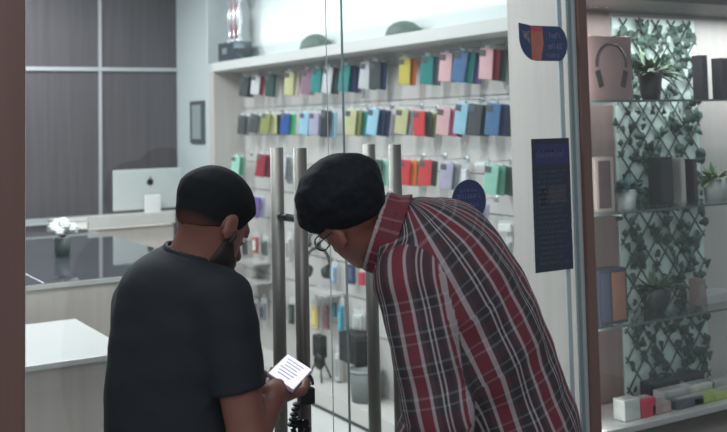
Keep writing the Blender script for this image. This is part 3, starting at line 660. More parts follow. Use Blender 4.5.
for i, (p0, p1, py, col, lab, dp) in enumerate(FL):
    back = py < 404
    y = 2.665 if back else 2.60; zz = zl+.001+(.0 if back else 0)
    A, B_ = at(p0, py, 'y', y), at(p1, py, 'y', y)
    lift = .018 if i in (3, 5, 7) else .002
    oo = empty('flat_packet', ((A.x+B_.x)/2, y+.03, zl+.001), 0, lab, 'packet', 'flat packets on the display ledge')
    hz = max(.018, at((p0+p1)/2, py, 'y', y).z-zl+.010)
    hz = min(hz+(.030 if back else .012), .085)
    x0_, x1_ = A.x+.002, B_.x-.002
    kid(MB().b2((x0_, y, zl+.001), (x1_, y+(.055 if back else .055), zl+hz), .004), 'wrap', mat('flat_%d_%d_%d' % col, col, .35, noise=.15, scale=25), oo)
    kid(MB().b2((x0_+.2*(x1_-x0_), y+.012, zl+hz), (x1_-.2*(x1_-x0_), y+.042, zl+hz+.0015)), 'sticker', m_bxw, oo)

# ------------------------------------------------------------------ people: smooth-blended solids turned into one continuous surface
def _np(v): return np.array(v, dtype=np.float32)
def rcone(p, a, b, ra, rb):
    a, b = _np(a), _np(b); ba = b-a; L2 = float(ba @ ba)
    t = np.clip(((p-a) @ ba)/L2, 0, 1); return np.linalg.norm(p-a-t[:, None]*ba, axis=1)-(ra+(rb-ra)*t)
def ell(p, c, Rm, r):
    q = (p-_np(c)) @ Rm; r = _np(r); k = q/r; k0 = np.linalg.norm(k, axis=1); k1 = np.linalg.norm(k/r, axis=1); return k0*(k0-1)/np.maximum(k1, 1e-6)
def smin(a, b, k):
    h = np.clip(.5+.5*(b-a)/k, 0, 1); return b+(a-b)*h-k*h*(1-h)
def smax(a, b, k): return -smin(-a, -b, k)
def vnoise(p, s, seed=0):
    q = p*s; n = np.zeros(len(p), dtype=np.float32); r = np.random.RandomState(seed)
    for i in range(5):
        d = r.normal(size=3); d /= np.linalg.norm(d); n += np.sin(q @ d.astype(np.float32)*(1+.35*i)+r.uniform(0, 6.28))/(1+.3*i)
    return n/3
def nets(fn, lo, hi, h):
    """surface nets of fn(points) < 0 with a narrow band of exact samples"""
    lo, hi = _np(lo), _np(hi); C_ = 4
    n = (np.ceil((hi-lo)/(h*C_)).astype(int))*C_+1
    nc = (n-1)//C_
    cx_ = [lo[i]+(np.arange(nc[i])+.5)*h*C_ for i in range(3)]
    G = np.stack(np.meshgrid(*cx_, indexing='ij'), -1).reshape(-1, 3).astype(np.float32)
    vc = fn(G).reshape(nc)
    band = np.abs(vc) < h*C_*1.35
    V = np.repeat(np.repeat(np.repeat(np.where(vc < 0, -1., 1.).astype(np.float32), C_, 0), C_, 1), C_, 2)
    Bm = np.repeat(np.repeat(np.repeat(band, C_, 0), C_, 1), C_, 2)
    V = np.pad(V, ((0, 1),)*3, mode='edge'); Bm = np.pad(Bm, ((0, 1),)*3, mode='edge')
    Bd = Bm.copy()
    for ax in range(3):
        s = [slice(None)]*3; t = [slice(None)]*3; s[ax] = slice(1, None); t[ax] = slice(None, -1); Bd[tuple(s)] |= Bm[tuple(t)]
    idx = np.argwhere(Bd); pts = (lo+idx*h).astype(np.float32)
    out = np.empty(len(pts), np.float32)
    for i in range(0, len(pts), 400000): out[i:i+400000] = fn(pts[i:i+400000])
    V[tuple(idx.T)] = out
    sg = V < 0
    m = np.array(V.shape)-1
    cnt = np.zeros(m, np.int8)
    offs = [(i, j, k) for i in (0, 1) for j in (0, 1) for k in (0, 1)]
    sl = lambda o: tuple(slice(o[i], o[i]+m[i]) for i in range(3))
    for o in offs: cnt += sg[sl(o)]
    act = (cnt > 0) & (cnt < 8); ai = np.argwhere(act)
    vid = -np.ones(m, np.int64); vid[tuple(ai.T)] = np.arange(len(ai))
    acc = np.zeros((len(ai), 3)); num = np.zeros(len(ai))
    cv = {o: V[tuple((ai+np.array(o)).T)] for o in offs}
    for o in offs:
        for ax in range(3):
            if o[ax]: continue
            o2 = list(o); o2[ax] = 1; o2 = tuple(o2); a, b = cv[o], cv[o2]; mk = (a < 0) != (b < 0)
            t = np.where(mk, a/np.where(mk, a-b, 1), 0); q = np.array(o, float)[None, :].repeat(len(ai), 0); q[:, ax] += t
            acc += q*mk[:, None]; num += mk
    P_ = lo+(ai+acc/np.maximum(num, 1)[:, None])*h
    quads = []
    for ax in range(3):
        u, w = (ax+1) % 3, (ax+2) % 3
        s1 = [slice(1, -1)]*3; s2 = [slice(1, -1)]*3; s1[ax] = slice(0, -1); s2[ax] = slice(1, None)
        A, B = sg[tuple(s1)], sg[tuple(s2)]; e = np.argwhere(A != B); 
        off = np.ones(3, int); off[ax] = 0; e2 = e+off; flip = ~A[tuple(e.T)]
        def vv(du, dw):
            k = e2.copy(); k[:, u] -= du; k[:, w] -= dw; return vid[tuple(k.T)]
        q = np.stack([vv(0, 0), vv(1, 0), vv(1, 1), vv(0, 1)], 1); q[flip] = q[flip][:, ::-1]; quads.append(q)
    Q = np.concatenate(quads); Q = Q[(Q >= 0).all(1)]
    return P_, Q
def sdf_mesh(name, fn, lo, hi, h, m, parent, colfn=None, uvfn=None, origin=None):
    v, q = nets(fn, lo, hi, h)
    org = _np(origin) if origin is not None else _np((0, 0, 0))
    me = bpy.data.meshes.new(name); me.vertices.add(len(v)); me.vertices.foreach_set('co', (v-org).astype(np.float32).ravel())
    me.loops.add(len(q)*4); me.polygons.add(len(q)); me.loops.foreach_set('vertex_index', q.astype(np.int32).ravel())
    me.polygons.foreach_set('loop_start', np.arange(0, len(q)*4, 4, dtype=np.int32))
    me.polygons.foreach_set('use_smooth', np.ones(len(q), bool))
    me.update(calc_edges=True)
    if colfn is not None:
        at_ = me.attributes.new('tone', 'FLOAT', 'POINT'); at_.data.foreach_set('value', colfn(v.astype(np.float32)).astype(np.float32))
    if uvfn is not None:
        cen = v[q].mean(1).astype(np.float32); uv = uvfn(v[q].reshape(-1, 3).astype(np.float32), np.repeat(cen, 4, 0))
        L = me.uv_layers.new(name='UVMap'); L.data.foreach_set('uv', uv.astype(np.float32).ravel())
    me.validate()
    o = link(name, me, m, parent)
    if parent is not None and origin is None: o.matrix_parent_inverse = parent.matrix_basis.inverted()
    return o
def frame(yaw, pitch, roll=0):
    """columns: right, forward, up; yaw clockwise from +Y, pitch positive looks down"""
    y, p = math.radians(yaw), math.radians(pitch)
    f = np.array([math.sin(y)*math.cos(p), math.cos(y)*math.cos(p), -math.sin(p)]); r = np.array([math.cos(y), -math.sin(y), 0.]); u = np.cross(r, f)
    a = math.radians(roll); r2 = r*math.cos(a)+u*math.sin(a); u2 = u*math.cos(a)-r*math.sin(a)
    return np.stack([r2, f, u2], 1).astype(np.float32)

def tone_mat(name, c0, c1, rough=.6, noise=.0):
    m = mat(name, c0, rough); nt = m.node_tree; b = nt.nodes['Principled BSDF']
    a = nt.nodes.new('ShaderNodeAttribute'); a.attribute_name = 'tone'; mx = nt.nodes.new('ShaderNodeMix'); mx.data_type = 'RGBA'
    mx.inputs['A'].default_value = (*srgb(c0), 1); mx.inputs['B'].default_value = (*srgb(c1), 1)
    nt.links.new(a.outputs['Fac'], mx.inputs['Factor']); nt.links.new(mx.outputs['Result'], b.inputs['Base Color']); return m

def head_fn(p, c, Rm, s):
    q = ((p-_np(c)) @ Rm)/s; I = np.eye(3, dtype=np.float32)
    d = ell(q, (0, -.012, .035), I, (.076, .097, .088))
    d = smin(d, ell(q, (0, .030, -.035), I, (.060, .064, .070)), .03)
    d = smin(d, ell(q, (0, .060, -.085), I, (.030, .026, .022)), .03)          # chin
    d = smin(d, rcone(q, (0, .086, .010), (0, .112, -.030), .007, .013), .012)  # nose
    d = smin(d, rcone(q, (-.034, .078, .024), (.034, .078, .024), .012, .012), .015)  # brow
    d = smin(d, ell(q, (0, .088, -.058), I, (.024, .012, .010)), .008)          # lips
    for sx in (1, -1):
        d = smax(d, -ell(q, (sx*.031, .097, .004), I, (.017, .014, .011)), .008)    # eye sockets
        d = smin(d, rcone(q, (sx*.022, .086, .0135), (sx*.042, .083, .0125), .0052, .0050), .004); d = smin(d, rcone(q, (sx*.023, .086, -.0065), (sx*.041, .083, -.0060), .0042, .0040), .004)
        e = ell(q, (sx*.078, -.006, -.004), I, (.009, .021, .033)); e = smax(e, -ell(q, (sx*.089, .000, .002), I, (.007, .012, .020)), .004)
        d = smin(d, e, .008)
    return d*s
def hand(p, w, Rm, s, curl, side, thumb_in=.6):
    """w wrist; Rm columns: across palm (towards thumb), along fingers, palm normal (palm faces -normal)"""
    q = ((p-_np(w)) @ Rm)/s
    q = q*_np((side, 1, 1)); I = np.eye(3, dtype=np.float32)
    d = ell(q, (0, .045, 0), I, (.040, .052, .016)); d = smin(d, rcone(q, (0, -.02, 0), (0, .02, 0), .026, .026), .02)
    for i, (x, L) in enumerate(((.029, .070), (.010, .078), (-.010, .072), (-.028, .056))):
        a = np.array([x*.9, .080-abs(i-1)*.004, 0]); ang = 0.
        seg = (.45*L, .32*L, .27*L); pts = [a]
        for k, sgm in enumerate(seg):
            ang += curl[k]; pts.append(pts[-1]+sgm*np.array([x*.10, math.cos(ang), -math.sin(ang)]))
        rad = (.0095, .0088, .0080, .0072)
        f = np.minimum.reduce([rcone(q, pts[k], pts[k+1], rad[k], rad[k+1]) for k in range(3)])
        d = smin(d, f, .005)
    t0, t1, t2 = (.028, .018, -.004), (.052, .045, -.012-.02*thumb_in), (.050-.012*thumb_in, .078, -.016-.035*thumb_in)
    d = smin(d, rcone(q, t0, t1, .014, .0115), .012); d = smin(d, rcone(q, t1, t2, .0112, .009), .003)
    return d*s

class Person:
    """J: joints as world points; builds body, clothes, hair as children of one Empty"""
    pass
def person_root(J, label):
    g = (_np(J['footL'])+_np(J['footR']))/2
    o = empty('person', (float(g[0]), float(g[1]), 0), 0, label, 'person'); return o
def torso_prims(J, infl=0., full=True):
    """list of (kind, args, smooth)"""
    L, Fd = J['lat'], J['fwd']; out = []
    cols = J['spine']  # (centre, axis up, half width, half depth, half height)
    for c, up, fw_, rx, ry, rz in cols:
        up = up/np.linalg.norm(up); f = fw_-up*(fw_ @ up); f /= np.linalg.norm(f); r = np.cross(f, up)
        out.append((c, np.stack([r, f, up], 1).astype(np.float32), (rx+infl, ry+infl, rz+infl)))
    return out
def torso_fn(p, J, infl=0., k=.06):
    d = None
    for c, Rm, r in torso_prims(J, infl):
        e = ell(p, c, Rm, r); d = e if d is None else smin(d, e, k)
    return d
def arm_fn(p, J, s, r, infl=0.):
    d = rcone(p, J['sh'+s], J['el'+s], r[0]+infl, r[1]+infl)
    return smin(d, rcone(p, J['el'+s], J['wr'+s], r[2]+infl, r[3]+infl), .02)
def leg_fn(p, J, s, infl=0., k=1.0):
    d = rcone(p, J['hip'+s], J['knee'+s], .088*k+infl, .058*k+infl)
    return smin(d, rcone(p, J['knee'+s], J['ank'+s], .056*k+infl, .038+infl), .03)
def foot_fn(p, J, s, infl=0.):
    a = _np(J['ank'+s]); f = _np(J['footdir'+s]); z = _np((0, 0, 1))
    heel = a-f*.035; heel[2] = .04; toe = a+f*.15; toe[2] = .032; ball = a+f*.09; ball[2] = .038
    d = rcone(p, heel, ball, .034+infl, .040+infl); d = smin(d, rcone(p, ball, toe, .038+infl, .028+infl), .02)
    d = smin(d, rcone(p, a, ball, .036+infl, .036+infl), .03)
    return np.maximum(d, (.004-infl*.0)-p[:, 2])
def bounds(pts, m): a = np.array([list(q) for q in pts]); return a.min(0)-m, a.max(0)+m

HS_ = .009   # voxel of bodies
def unit(v): v = _np(v); return v/np.linalg.norm(v)
def lerpv(a, b, t): return _np(a)*(1-t)+_np(b)*t

m_skin1 = mat('warm_brown_skin', (114, 74, 64), .55, noise=.06, scale=20)
m_skin2 = mat('brown_skin', (122, 76, 67), .55, noise=.06, scale=20)
m_hair = tone_mat('dark_cropped_hair', (24, 27, 30), (100, 66, 57), .85)
m_hair.node_tree.nodes['Principled BSDF'].inputs['Specular IOR Level'].default_value = .15
m_hair2 = mat('thick_black_hair', (20, 24, 30), .8, noise=.25, scale=60, bump=.3, spec=.2)
m_beard = mat('dark_beard', (40, 32, 32), .7, noise=.2, scale=80)
m_tee = mat('navy_black_cotton', (22, 28, 36), .85, noise=.08, scale=8)
m_trouser = mat('dark_blue_denim', (38, 42, 54), .85, noise=.1, scale=30)
m_trouser2 = mat('dark_grey_trouser', (46, 46, 50), .85, noise=.1, scale=30)
m_shoe = mat('dark_shoe', (34, 32, 32), .5); m_sole = mat('pale_sole', (190, 188, 182), .6)

def plaid_mat():
    m = bpy.data.materials.new('red_check_cotton'); m.use_nodes = True; nt = m.node_tree; b = nt.nodes['Principled BSDF']; b.inputs['Roughness'].default_value = .85
    uv = nt.nodes.new('ShaderNodeUVMap'); uv.uv_map = 'UVMap'; sp = nt.nodes.new('ShaderNodeSeparateXYZ'); nt.links.new(uv.outputs[0], sp.inputs[0])
    def ramp(axis, period, stops, ph=0):
        mu = nt.nodes.new('ShaderNodeMath'); mu.operation = 'MULTIPLY_ADD'; mu.inputs[1].default_value = 1/period; mu.inputs[2].default_value = ph; nt.links.new(sp.outputs[axis], mu.inputs[0])
        fr_ = nt.nodes.new('ShaderNodeMath'); fr_.operation = 'FRACT'; nt.links.new(mu.outputs[0], fr_.inputs[0])
        r = nt.nodes.new('ShaderNodeValToRGB'); nt.links.new(fr_.outputs[0], r.inputs[0]); r.color_ramp.interpolation = 'CONSTANT'
        el = r.color_ramp.elements; el[0].position = 0; el[0].color = (*srgb(stops[0][1]), 1)
        el[1].position = stops[1][0]; el[1].color = (*srgb(stops[1][1]), 1)
        for p_, c_ in stops[2:]: e = el.new(p_); e.color = (*srgb(c_), 1)
        return r
    RED, BLK, GRY, DRK = (98, 34, 47), (37, 38, 43), (146, 138, 142), (58, 46, 52)
    w = ramp('X', .098, [(0, RED), (.25, GRY), (.34, DRK), (.42, BLK), (.60, GRY), (.64, BLK), (.70, GRY), (.74, BLK), (.84, DRK), (.93, GRY)], .1)
    h = ramp('Y', .062, [(0, RED), (.22, DRK), (.42, GRY), (.50, BLK), (.74, GRY), (.80, DRK)])
    mx = nt.nodes.new('ShaderNodeMix'); mx.data_type = 'RGBA'; mx.inputs['Factor'].default_value = .20
    nt.links.new(w.outputs[0], mx.inputs['A']); nt.links.new(h.outputs[0], mx.inputs['B']); nt.links.new(mx.outputs['Result'], b.inputs['Base Color'])
    return m
m_plaid = plaid_mat()

def arm_r(s=1.0): return (.052*s, .043*s, .041*s, .028*s)
def build_person(J, label, mats, opt):
    root = person_root(J, label)
    allp = [J[k] for k in J if isinstance(J[k], (Vector, np.ndarray)) and np.asarray(J[k]).shape == (3,) and k[:4] not in ('lat', 'fwd', 'foot') and k != 'fwd']
    allp = [q for q in allp if True]+[J['ankL'], J['ankR']]
    lo, hi = bounds(allp, .20); lo[2] = -.01
    hd = opt['head']
    def neckf(p, infl=0): return rcone(p, J['neck0'], J['neck1'], .060+infl, .054+infl)
    def body(p):
        d = torso_fn(p, J)
        for s in 'LR':
            d = smin(d, arm_fn(p, J, s, arm_r(opt.get('arm', 1))), .03)
            d = smin(d, smin(leg_fn(p, J, s), foot_fn(p, J, s), .02), .04)
            d = smin(d, hand(p, J['wr'+s], J['hand'+s], .95, opt['curl'+s], 1), .012)
        d = smin(d, neckf(p), .03)
        return smin(d, head_fn(p, *hd), .02)
    b = sdf_mesh('body', body, lo, hi, opt.get('h', .006), mats['skin'], root)
    # eyes
    for sx in (1, -1):
        q = _np(hd[0])+hd[1] @ _np((sx*.031, .0785, .004))*hd[2]
        e = MB().sph(q, .0118*hd[2], 8); e = kid(e, 'eye', mat('eye_white', (210, 206, 200), .3), root, True)
        qp = _np(hd[0])+hd[1] @ _np((sx*.031, .0868, .002))*hd[2]
        kk = MB().sph(qp, .0050*hd[2], 6).build('iris', mat('iris_brown', (44, 30, 24), .3), None, True); kk.parent = e; kk.matrix_parent_inverse = Matrix()
    return root
def cutplane(p, o_, n): return (p-_np(o_)) @ _np(n)

# ---------------- man in the dark tee
f1 = _np((math.sin(math.radians(68)), math.cos(math.radians(68)), 0)); l1 = _np((f1[1], -f1[0], 0))
up = _np((0, 0, 1)); D1 = 2.36
c_pel, c_wai, c_che, c_upp = _np(P(178, 448, D1)), _np(P(177, 395, D1)), _np(P(179, 335, D1)), _np(P(182, 290, D1))
J1 = dict(lat=l1, fwd=f1)
lean = unit(f1*.10+up)
J1['spine'] = [(c_pel, up, f1, .165, .130, .13), (c_wai, lean, f1, .162, .140, .14), (c_che, lean, f1, .165, .130, .14), (c_upp, unit(f1*.35+up), f1, .140, .098, .082)]
J1['shR'] = _np(P(224, 300, D1-.12)); J1['elR'] = _np(P(249, 440, D1-.16)); J1['wrR'] = _np(P(271, 406, D1+.01))
J1['shL'] = c_upp-l1*.150+up*-.04; J1['elL'] = c_upp-l1*.19-up*.31+f1*.04; J1['wrL'] = _np(P(250, 382, D1+.17))
J1['neck0'] = _np(P(189, 268, D1)); J1['neck1'] = _np(P(202, 232, D1))
hip = c_pel-up*.03
for s, k in (('R', 1), ('L', -1)):
    J1['hip'+s] = hip+l1*.085*k; J1['knee'+s] = _np((hip[0], hip[1], .46))+l1*.10*k+f1*.02; J1['ank'+s] = _np((hip[0], hip[1], .085))+l1*.12*k
    J1['foot'+s] = J1['ank'+s]; J1['footdir'+s] = unit(f1+l1*.15*k)
# phone and the hands on it
pA, pB = _np(P(266.6, 374.5, D1-.06)), _np(P(287, 355, D1+.085)); ul = unit(pB-pA)
ush = _np(RT)*.33-_np(UP)*.30-_np(FW)*.90; ush = unit(ush-ul*(ush @ ul)); un = unit(np.cross(ul, ush)); un = un if un[2] > 0 else -un
pc = pA+ul*.0735+ush*.0355
hx = unit(ush); hy = unit(ul*.92-un*.1); hx = unit(hx-hy*(hx @ hy)); hn = -np.cross(hx, hy); hn = hn if hn @ un < 0 else -hn
J1['handR'] = np.stack([hx, hy, hn], 1).astype(np.float32)
J1['wrR'] = (pc-un*.031-hy*.075).astype(np.float32)
hyL = unit(pc+ul*.02-J1['wrL']); nL = unit(-up*.8+hyL*(up @ hyL)*.8); xL = np.cross(hyL, nL)
J1['handL'] = np.stack([-unit(xL), hyL, nL], 1).astype(np.float32)
J1['wrL'] = (pc+ul*.04-hyL*.175-un*.045).astype(np.float32)
R1 = frame(72, 32, 0); hd1 = (_np(P(211, 225, D1)), R1, .97)
opt1 = dict(head=hd1, curlR=(.15, .45, .5), curlL=(.25, .4, .4), arm=1.02)
root1 = build_person(J1, 'man in a dark navy t-shirt with short faded hair looking down at a phone', dict(skin=m_skin1), opt1)
def hair1(p):
    q = ((p-hd1[0]) @ R1)/hd1[2]; I = np.eye(3, dtype=np.float32)
    top = np.clip((q[:, 2]-.015)/.05, 0, 1); d = ell(q, (0, -.012, .035), I, (.076, .097, .088))-.0018-.014*top
    line = np.interp(q[:, 1], [-.12, -.07, -.02, .03, .05, .075, .1], [-.045, -.035, -.012, -.015, .035, .080, .10]).astype(np.float32)
    d = smax(d, line-q[:, 2], .004); return (d+vnoise(q, 140, 2)*.0008)*hd1[2]
def hair1_tone(p):
    q = ((p-hd1[0]) @ R1)/hd1[2]; return np.clip(1-(q[:, 2]+.040)/.035, 0, 1)
sdf_mesh('hair', hair1, hd1[0]-.17, hd1[0]+.17, .004, m_hair, root1, hair1_tone)
def beard1(p):
    q = ((p-hd1[0]) @ R1)/hd1[2]; d = head_fn(p, *hd1)/hd1[2]-.007
    d = smax(d, q[:, 2]+.048-np.clip((.055-q[:, 1])*.9, 0, .05), .006); d = smax(d, .005-q[:, 1], .006); d = smax(d, -ell(q, (0, .100, -.058), np.eye(3, dtype=np.float32), (.022, .02, .008)), .003)
    return d*hd1[2]
sdf_mesh('beard', beard1, hd1[0]-.18, hd1[0]+.18, .004, m_beard, root1)
def tee(p):
    d = torso_fn(p, J1, .014, .07)
    for s in 'LR':
        a, e = J1['sh'+s], J1['el'+s]; t = .66; q = lerpv(a, e, t); ax = unit(_np(e)-_np(a))
        sl_ = smax(rcone(p, a, e, .064, .060), cutplane(p, q, ax), .006)
        d = smin(d, sl_, .035)
    d = smin(d, rcone(p, J1['neck0'], lerpv(J1['neck0'], J1['neck1'], .35), .076, .064), .03)
    na = unit(J1['neck1']-J1['neck0']); q42 = lerpv(J1['neck0'], J1['neck1'], .42); nn = unit(na*.85+up*.3); d = smax(d, -smax(rcone(p, q42, q42+nn*.15, .10, .12), -cutplane(p, q42, nn), .002), .006)
    d = smax(d, .80-p[:, 2], .01)
    return d-.004*vnoise(p*_np((1, 1, .55)), 28, 5)-.002*vnoise(p, 60, 9)
lo, hi = bounds([c_pel, c_upp, J1['shL'], J1['elL'], J1['shR'], J1['elR'], J1['neck1']], .22); hi[2] = J1['neck1'][2]+.05
tee_o = sdf_mesh('t_shirt', tee, lo, hi, .006, m_tee, root1)
def collar1(p):
    na = unit(unit(J1['neck1']-J1['neck0'])*.85+up*.3); q = lerpv(J1['neck0'], J1['neck1'], .42)
    h_ = np.abs(cutplane(p, q, na)); rad = tee_r(p); return smax(rad, h_-.009, .004)
def tee_r(p):
    a = rcone(p, J1['neck0'], J1['neck1'], .072, .066); return smax(a-.004, -(a+.006), .002)
q = sdf_mesh('collar', collar1, J1['neck0']-.13, J1['neck1']+.13, .004, mat('collar_rib', (22, 26, 34), .8), root1); q.parent = tee_o; q.matrix_parent_inverse = Matrix()
def trousers(J, zt_, infl):
    def fn(p):
        d = smin(leg_fn(p, J, 'L', infl), leg_fn(p, J, 'R', infl), .03); c, u, f, a, b_, c2_ = J['spine'][0]
        d = smin(d, torso_fn(p, dict(J, spine=[(c, u, f, a, b_, c2_)]), infl*.6), .04)
        d = smax(d, p[:, 2]-zt_, .01); d = smax(d, .055-p[:, 2], .01); return d-.004*vnoise(p*_np((1, 1, .8)), 24, 7)
    return fn
def shoes(J, root, m1):
    for s in 'LR':
        lo, hi = bounds([J['ank'+s], J['ank'+s]+J['footdir'+s]*.16], .08); lo[2] = -.01
        def fn(p, s=s): return smax(smax(foot_fn(p, J, s, .008), p[:, 2]-.10, .01), .014-p[:, 2], .004)
        o = sdf_mesh('shoe', fn, lo, hi, .006, m1, root)
        def fn2(p, s=s): return smax(smax(foot_fn(p, J, s, .012), p[:, 2]-.022, .003), .001-p[:, 2], .002)
        k = sdf_mesh('sole', fn2, lo, hi, .006, m_sole, root); k.parent = o; k.matrix_parent_inverse = Matrix()
lo, hi = bounds([c_pel, J1['ankL'], J1['ankR']], .2); lo[2] = 0; hi[2] = 1.0
sdf_mesh('trousers', trousers(J1, .93, .016), lo, hi, .008, m_trouser, root1)
shoes(J1, root1, m_shoe)
# phone
ph = empty('smartphone', tuple(map(float, pc)), 0, 'white lit smartphone held by the man in the dark t-shirt', 'phone')
Mr = Matrix((tuple(map(float, ush)), tuple(map(float, ul)), tuple(map(float, np.cross(ush, ul))))).transposed()
if Vector(Mr.col[2]).dot(Vector(tuple(map(float, un)))) < 0: Mr = Matrix((tuple(map(float, -ush)), tuple(map(float, ul)), tuple(map(float, -np.cross(ush, ul))))).transposed()
ph.rotation_euler = Mr.to_euler()
def pk(mb, n, m_): o = mb.build(n, m_); o.parent = ph; return o
pk(MB().box((0, 0, 0), (.073, .149, .0085), None, .0035), 'phone_body', mat('phone_shell', (150, 148, 160), .3))
pk(MB().box((0, 0, .0046), (.067, .142, .0008)), 'screen', mat('lit_screen', (226, 222, 240), .2, emit=.75))
b = MB()
for i in range(6): b.box((-.004, .05-.018*i, .0052), (.046-.006*(i % 3), .006, .0003))
pk(b, 'screen_rows', mat('screen_rows_grey', (206, 206, 226), .3))

# ---------------- man in the checked shirt
D2 = 2.22
f2 = unit((math.sin(math.radians(-42)), math.cos(math.radians(-42)), 0)); l2 = _np((f2[1], -f2[0], 0))
s_pel, s_wai, s_mid, s_che, s_upp = _np(P(520, 462, D2+.04)), _np(P(505, 418, D2+.03)), _np(P(482, 350, D2+.02)), _np(P(456, 293, D2+.01)), _np(P(434, 252, D2))
J2 = dict(lat=l2, fwd=f2)
J2['spine'] = [(s_pel, unit(up+f2*.1), f2, .160, .130, .13), (s_wai, unit(s_mid-s_pel), f2, .155, .132, .14), (s_mid, unit(s_che-s_wai), f2, .165, .135, .14), (s_che, unit(s_upp-s_mid), f2, .172, .130, .12), (s_upp, unit(s_upp-s_che+_np((0, 0, -.01))), f2, .155, .098, .085)]
J2['shL'] = _np(P(410, 285, D2-.15)); J2['elL'] = _np(P(437, 415, D2-.20)); J2['wrL'] = _np(P(448, 530, D2-.10))
J2['shR'] = s_upp+l2*.165-up*.03; J2['elR'] = J2['shR']-up*.29+f2*.02; J2['wrR'] = J2['elR']-up*.22+f2*.12
J2['neck0'] = _np(P(404, 240, D2)); J2['neck1'] = _np(P(362, 226, D2+.01))
hip = s_pel-up*.03
for s, k in (('R', 1), ('L', -1)):
    J2['hip'+s] = hip+l2*.085*k; J2['knee'+s] = _np((hip[0], hip[1], .46))+l2*.10*k+f2*.03; J2['ank'+s] = _np((hip[0], hip[1], .085))+l2*.12*k-f2*.02
    J2['foot'+s] = J2['ank'+s]; J2['footdir'+s] = unit(f2+l2*.15*k)
for s, k in (('R', -1), ('L', 1)):
    y_ = unit(J2['wr'+s]-J2['el'+s]); x_ = unit(f2-y_*(f2 @ y_)); n_ = np.cross(x_, y_); n_ = n_ if n_ @ (l2*(-1 if s == 'L' else 1)) > 0 else -n_
    J2['hand'+s] = np.stack([x_, y_, n_], 1).astype(np.float32)
R2 = frame(-6, 28, 30); hd2 = (_np(P(354, 218, D2)), R2, .95)
opt2 = dict(head=hd2, curlR=(.3, .4, .4), curlL=(.3, .4, .4))
root2 = build_person(J2, 'man in a red, black and white checked shirt bending towards the door lock', dict(skin=m_skin2), opt2)
def hair2(p):
    q = ((p-hd2[0]) @ R2)/hd2[2]; I = np.eye(3, dtype=np.float32)
    top = np.clip((q[:, 2]+.005)/.07, 0, 1); d = ell(q, (0, -.012, .035), I, (.076, .097, .088))-.004-.028*top
    line = np.interp(q[:, 1], [-.13, -.07, -.035, .000, .03, .055, .075, .1], [-.030, -.022, -.006, .030, .022, .040, .070, .085]).astype(np.float32)
    d = smax(d, line-q[:, 2], .008); return (d+vnoise(q, 70, 4)*.003+vnoise(q, 160, 1)*.0012)*hd2[2]
sdf_mesh('hair', hair2, hd2[0]-.18, hd2[0]+.18, .004, m_hair2, root2)
# glasses
def hw(x, y, z): return _np(hd2[0])+R2 @ _np((x, y, z))*hd2[2]
b = MB()
for sx in (1, -1):
    b.path([Vector(hw(sx*(.033+.024*math.cos(a)), .108-.006*abs(math.cos(a)), .004+.018*math.sin(a))) for a in [2*math.pi*i/12 for i in range(13)]], .0018, 6)
    b.path([Vector(hw(sx*.057, .104, .008)), Vector(hw(sx*.078, .06, .010)), Vector(hw(sx*.083, -.005, .012)), Vector(hw(sx*.082, -.020, -.008))], .0019, 6)
b.path([Vector(hw(-.009, .108, .006)), Vector(hw(0, .112, .010)), Vector(hw(.009, .108, .006))], .0018, 6)
kid(b, 'glasses', m_black, root2, True)

spc = np.array([s_pel-up*.25, s_pel, s_wai, s_mid, s_che, s_upp, s_upp+unit(s_upp-s_che)*.2])
def torso_uv(p):
    best = np.full(len(p), 1e9); u = np.zeros(len(p)); v = np.zeros(len(p)); acc = 0
    for a, b_ in zip(spc, spc[1:]):
        ba = b_-a; L_ = np.linalg.norm(ba); ax = ba/L_; t = np.clip(((p-a) @ ba)/L_**2, 0, 1); r_ = p-a-t[:, None]*ba; d = np.linalg.norm(r_, axis=1)
        th = np.arctan2(r_ @ l2, -(r_ @ unit(f2-ax*(f2 @ ax)))); mk = d < best
        u[mk] = th[mk]*.155; v[mk] = acc+t[mk]*L_; best[mk] = d[mk]; acc += L_
    return u, v, best
def arm_uv(p, J, s, fn):
    a, e, w_ = J['sh'+s], J['el'+s], J['wr'+s]; best = np.full(len(p), 1e9); u = np.zeros(len(p)); v = np.zeros(len(p)); acc = 0; n0 = fn
    for A, B in ((a, e), (e, w_)):
        ba = _np(B)-_np(A); L_ = np.linalg.norm(ba); ax = ba/L_; t = np.clip(((p-A) @ ba)/L_**2, 0, 1); r_ = p-A-t[:, None]*ba; d = np.linalg.norm(r_, axis=1)
        x_ = unit(n0-ax*(n0 @ ax)); o_ = l2*(1 if s == 'R' else -1); o_ = unit(o_-ax*(o_ @ ax)); r0 = .070
        as_ = np.arcsin(np.clip((r_ @ x_)/r0, -1, 1)); th = np.where(r_ @ o_ > 0, as_, math.pi-as_); mk = d < best
        u[mk] = th[mk]*.070; v[mk] = acc+t[mk]*L_; best[mk] = d[mk]; acc += L_
    return u, v
def sleeve2(p, s): return smin(rcone(p, J2['sh'+s], J2['el'+s], .074, .064), rcone(p, J2['el'+s], J2['wr'+s], .060, .042), .03)
na2 = unit(J2['neck1']-J2['neck0'])
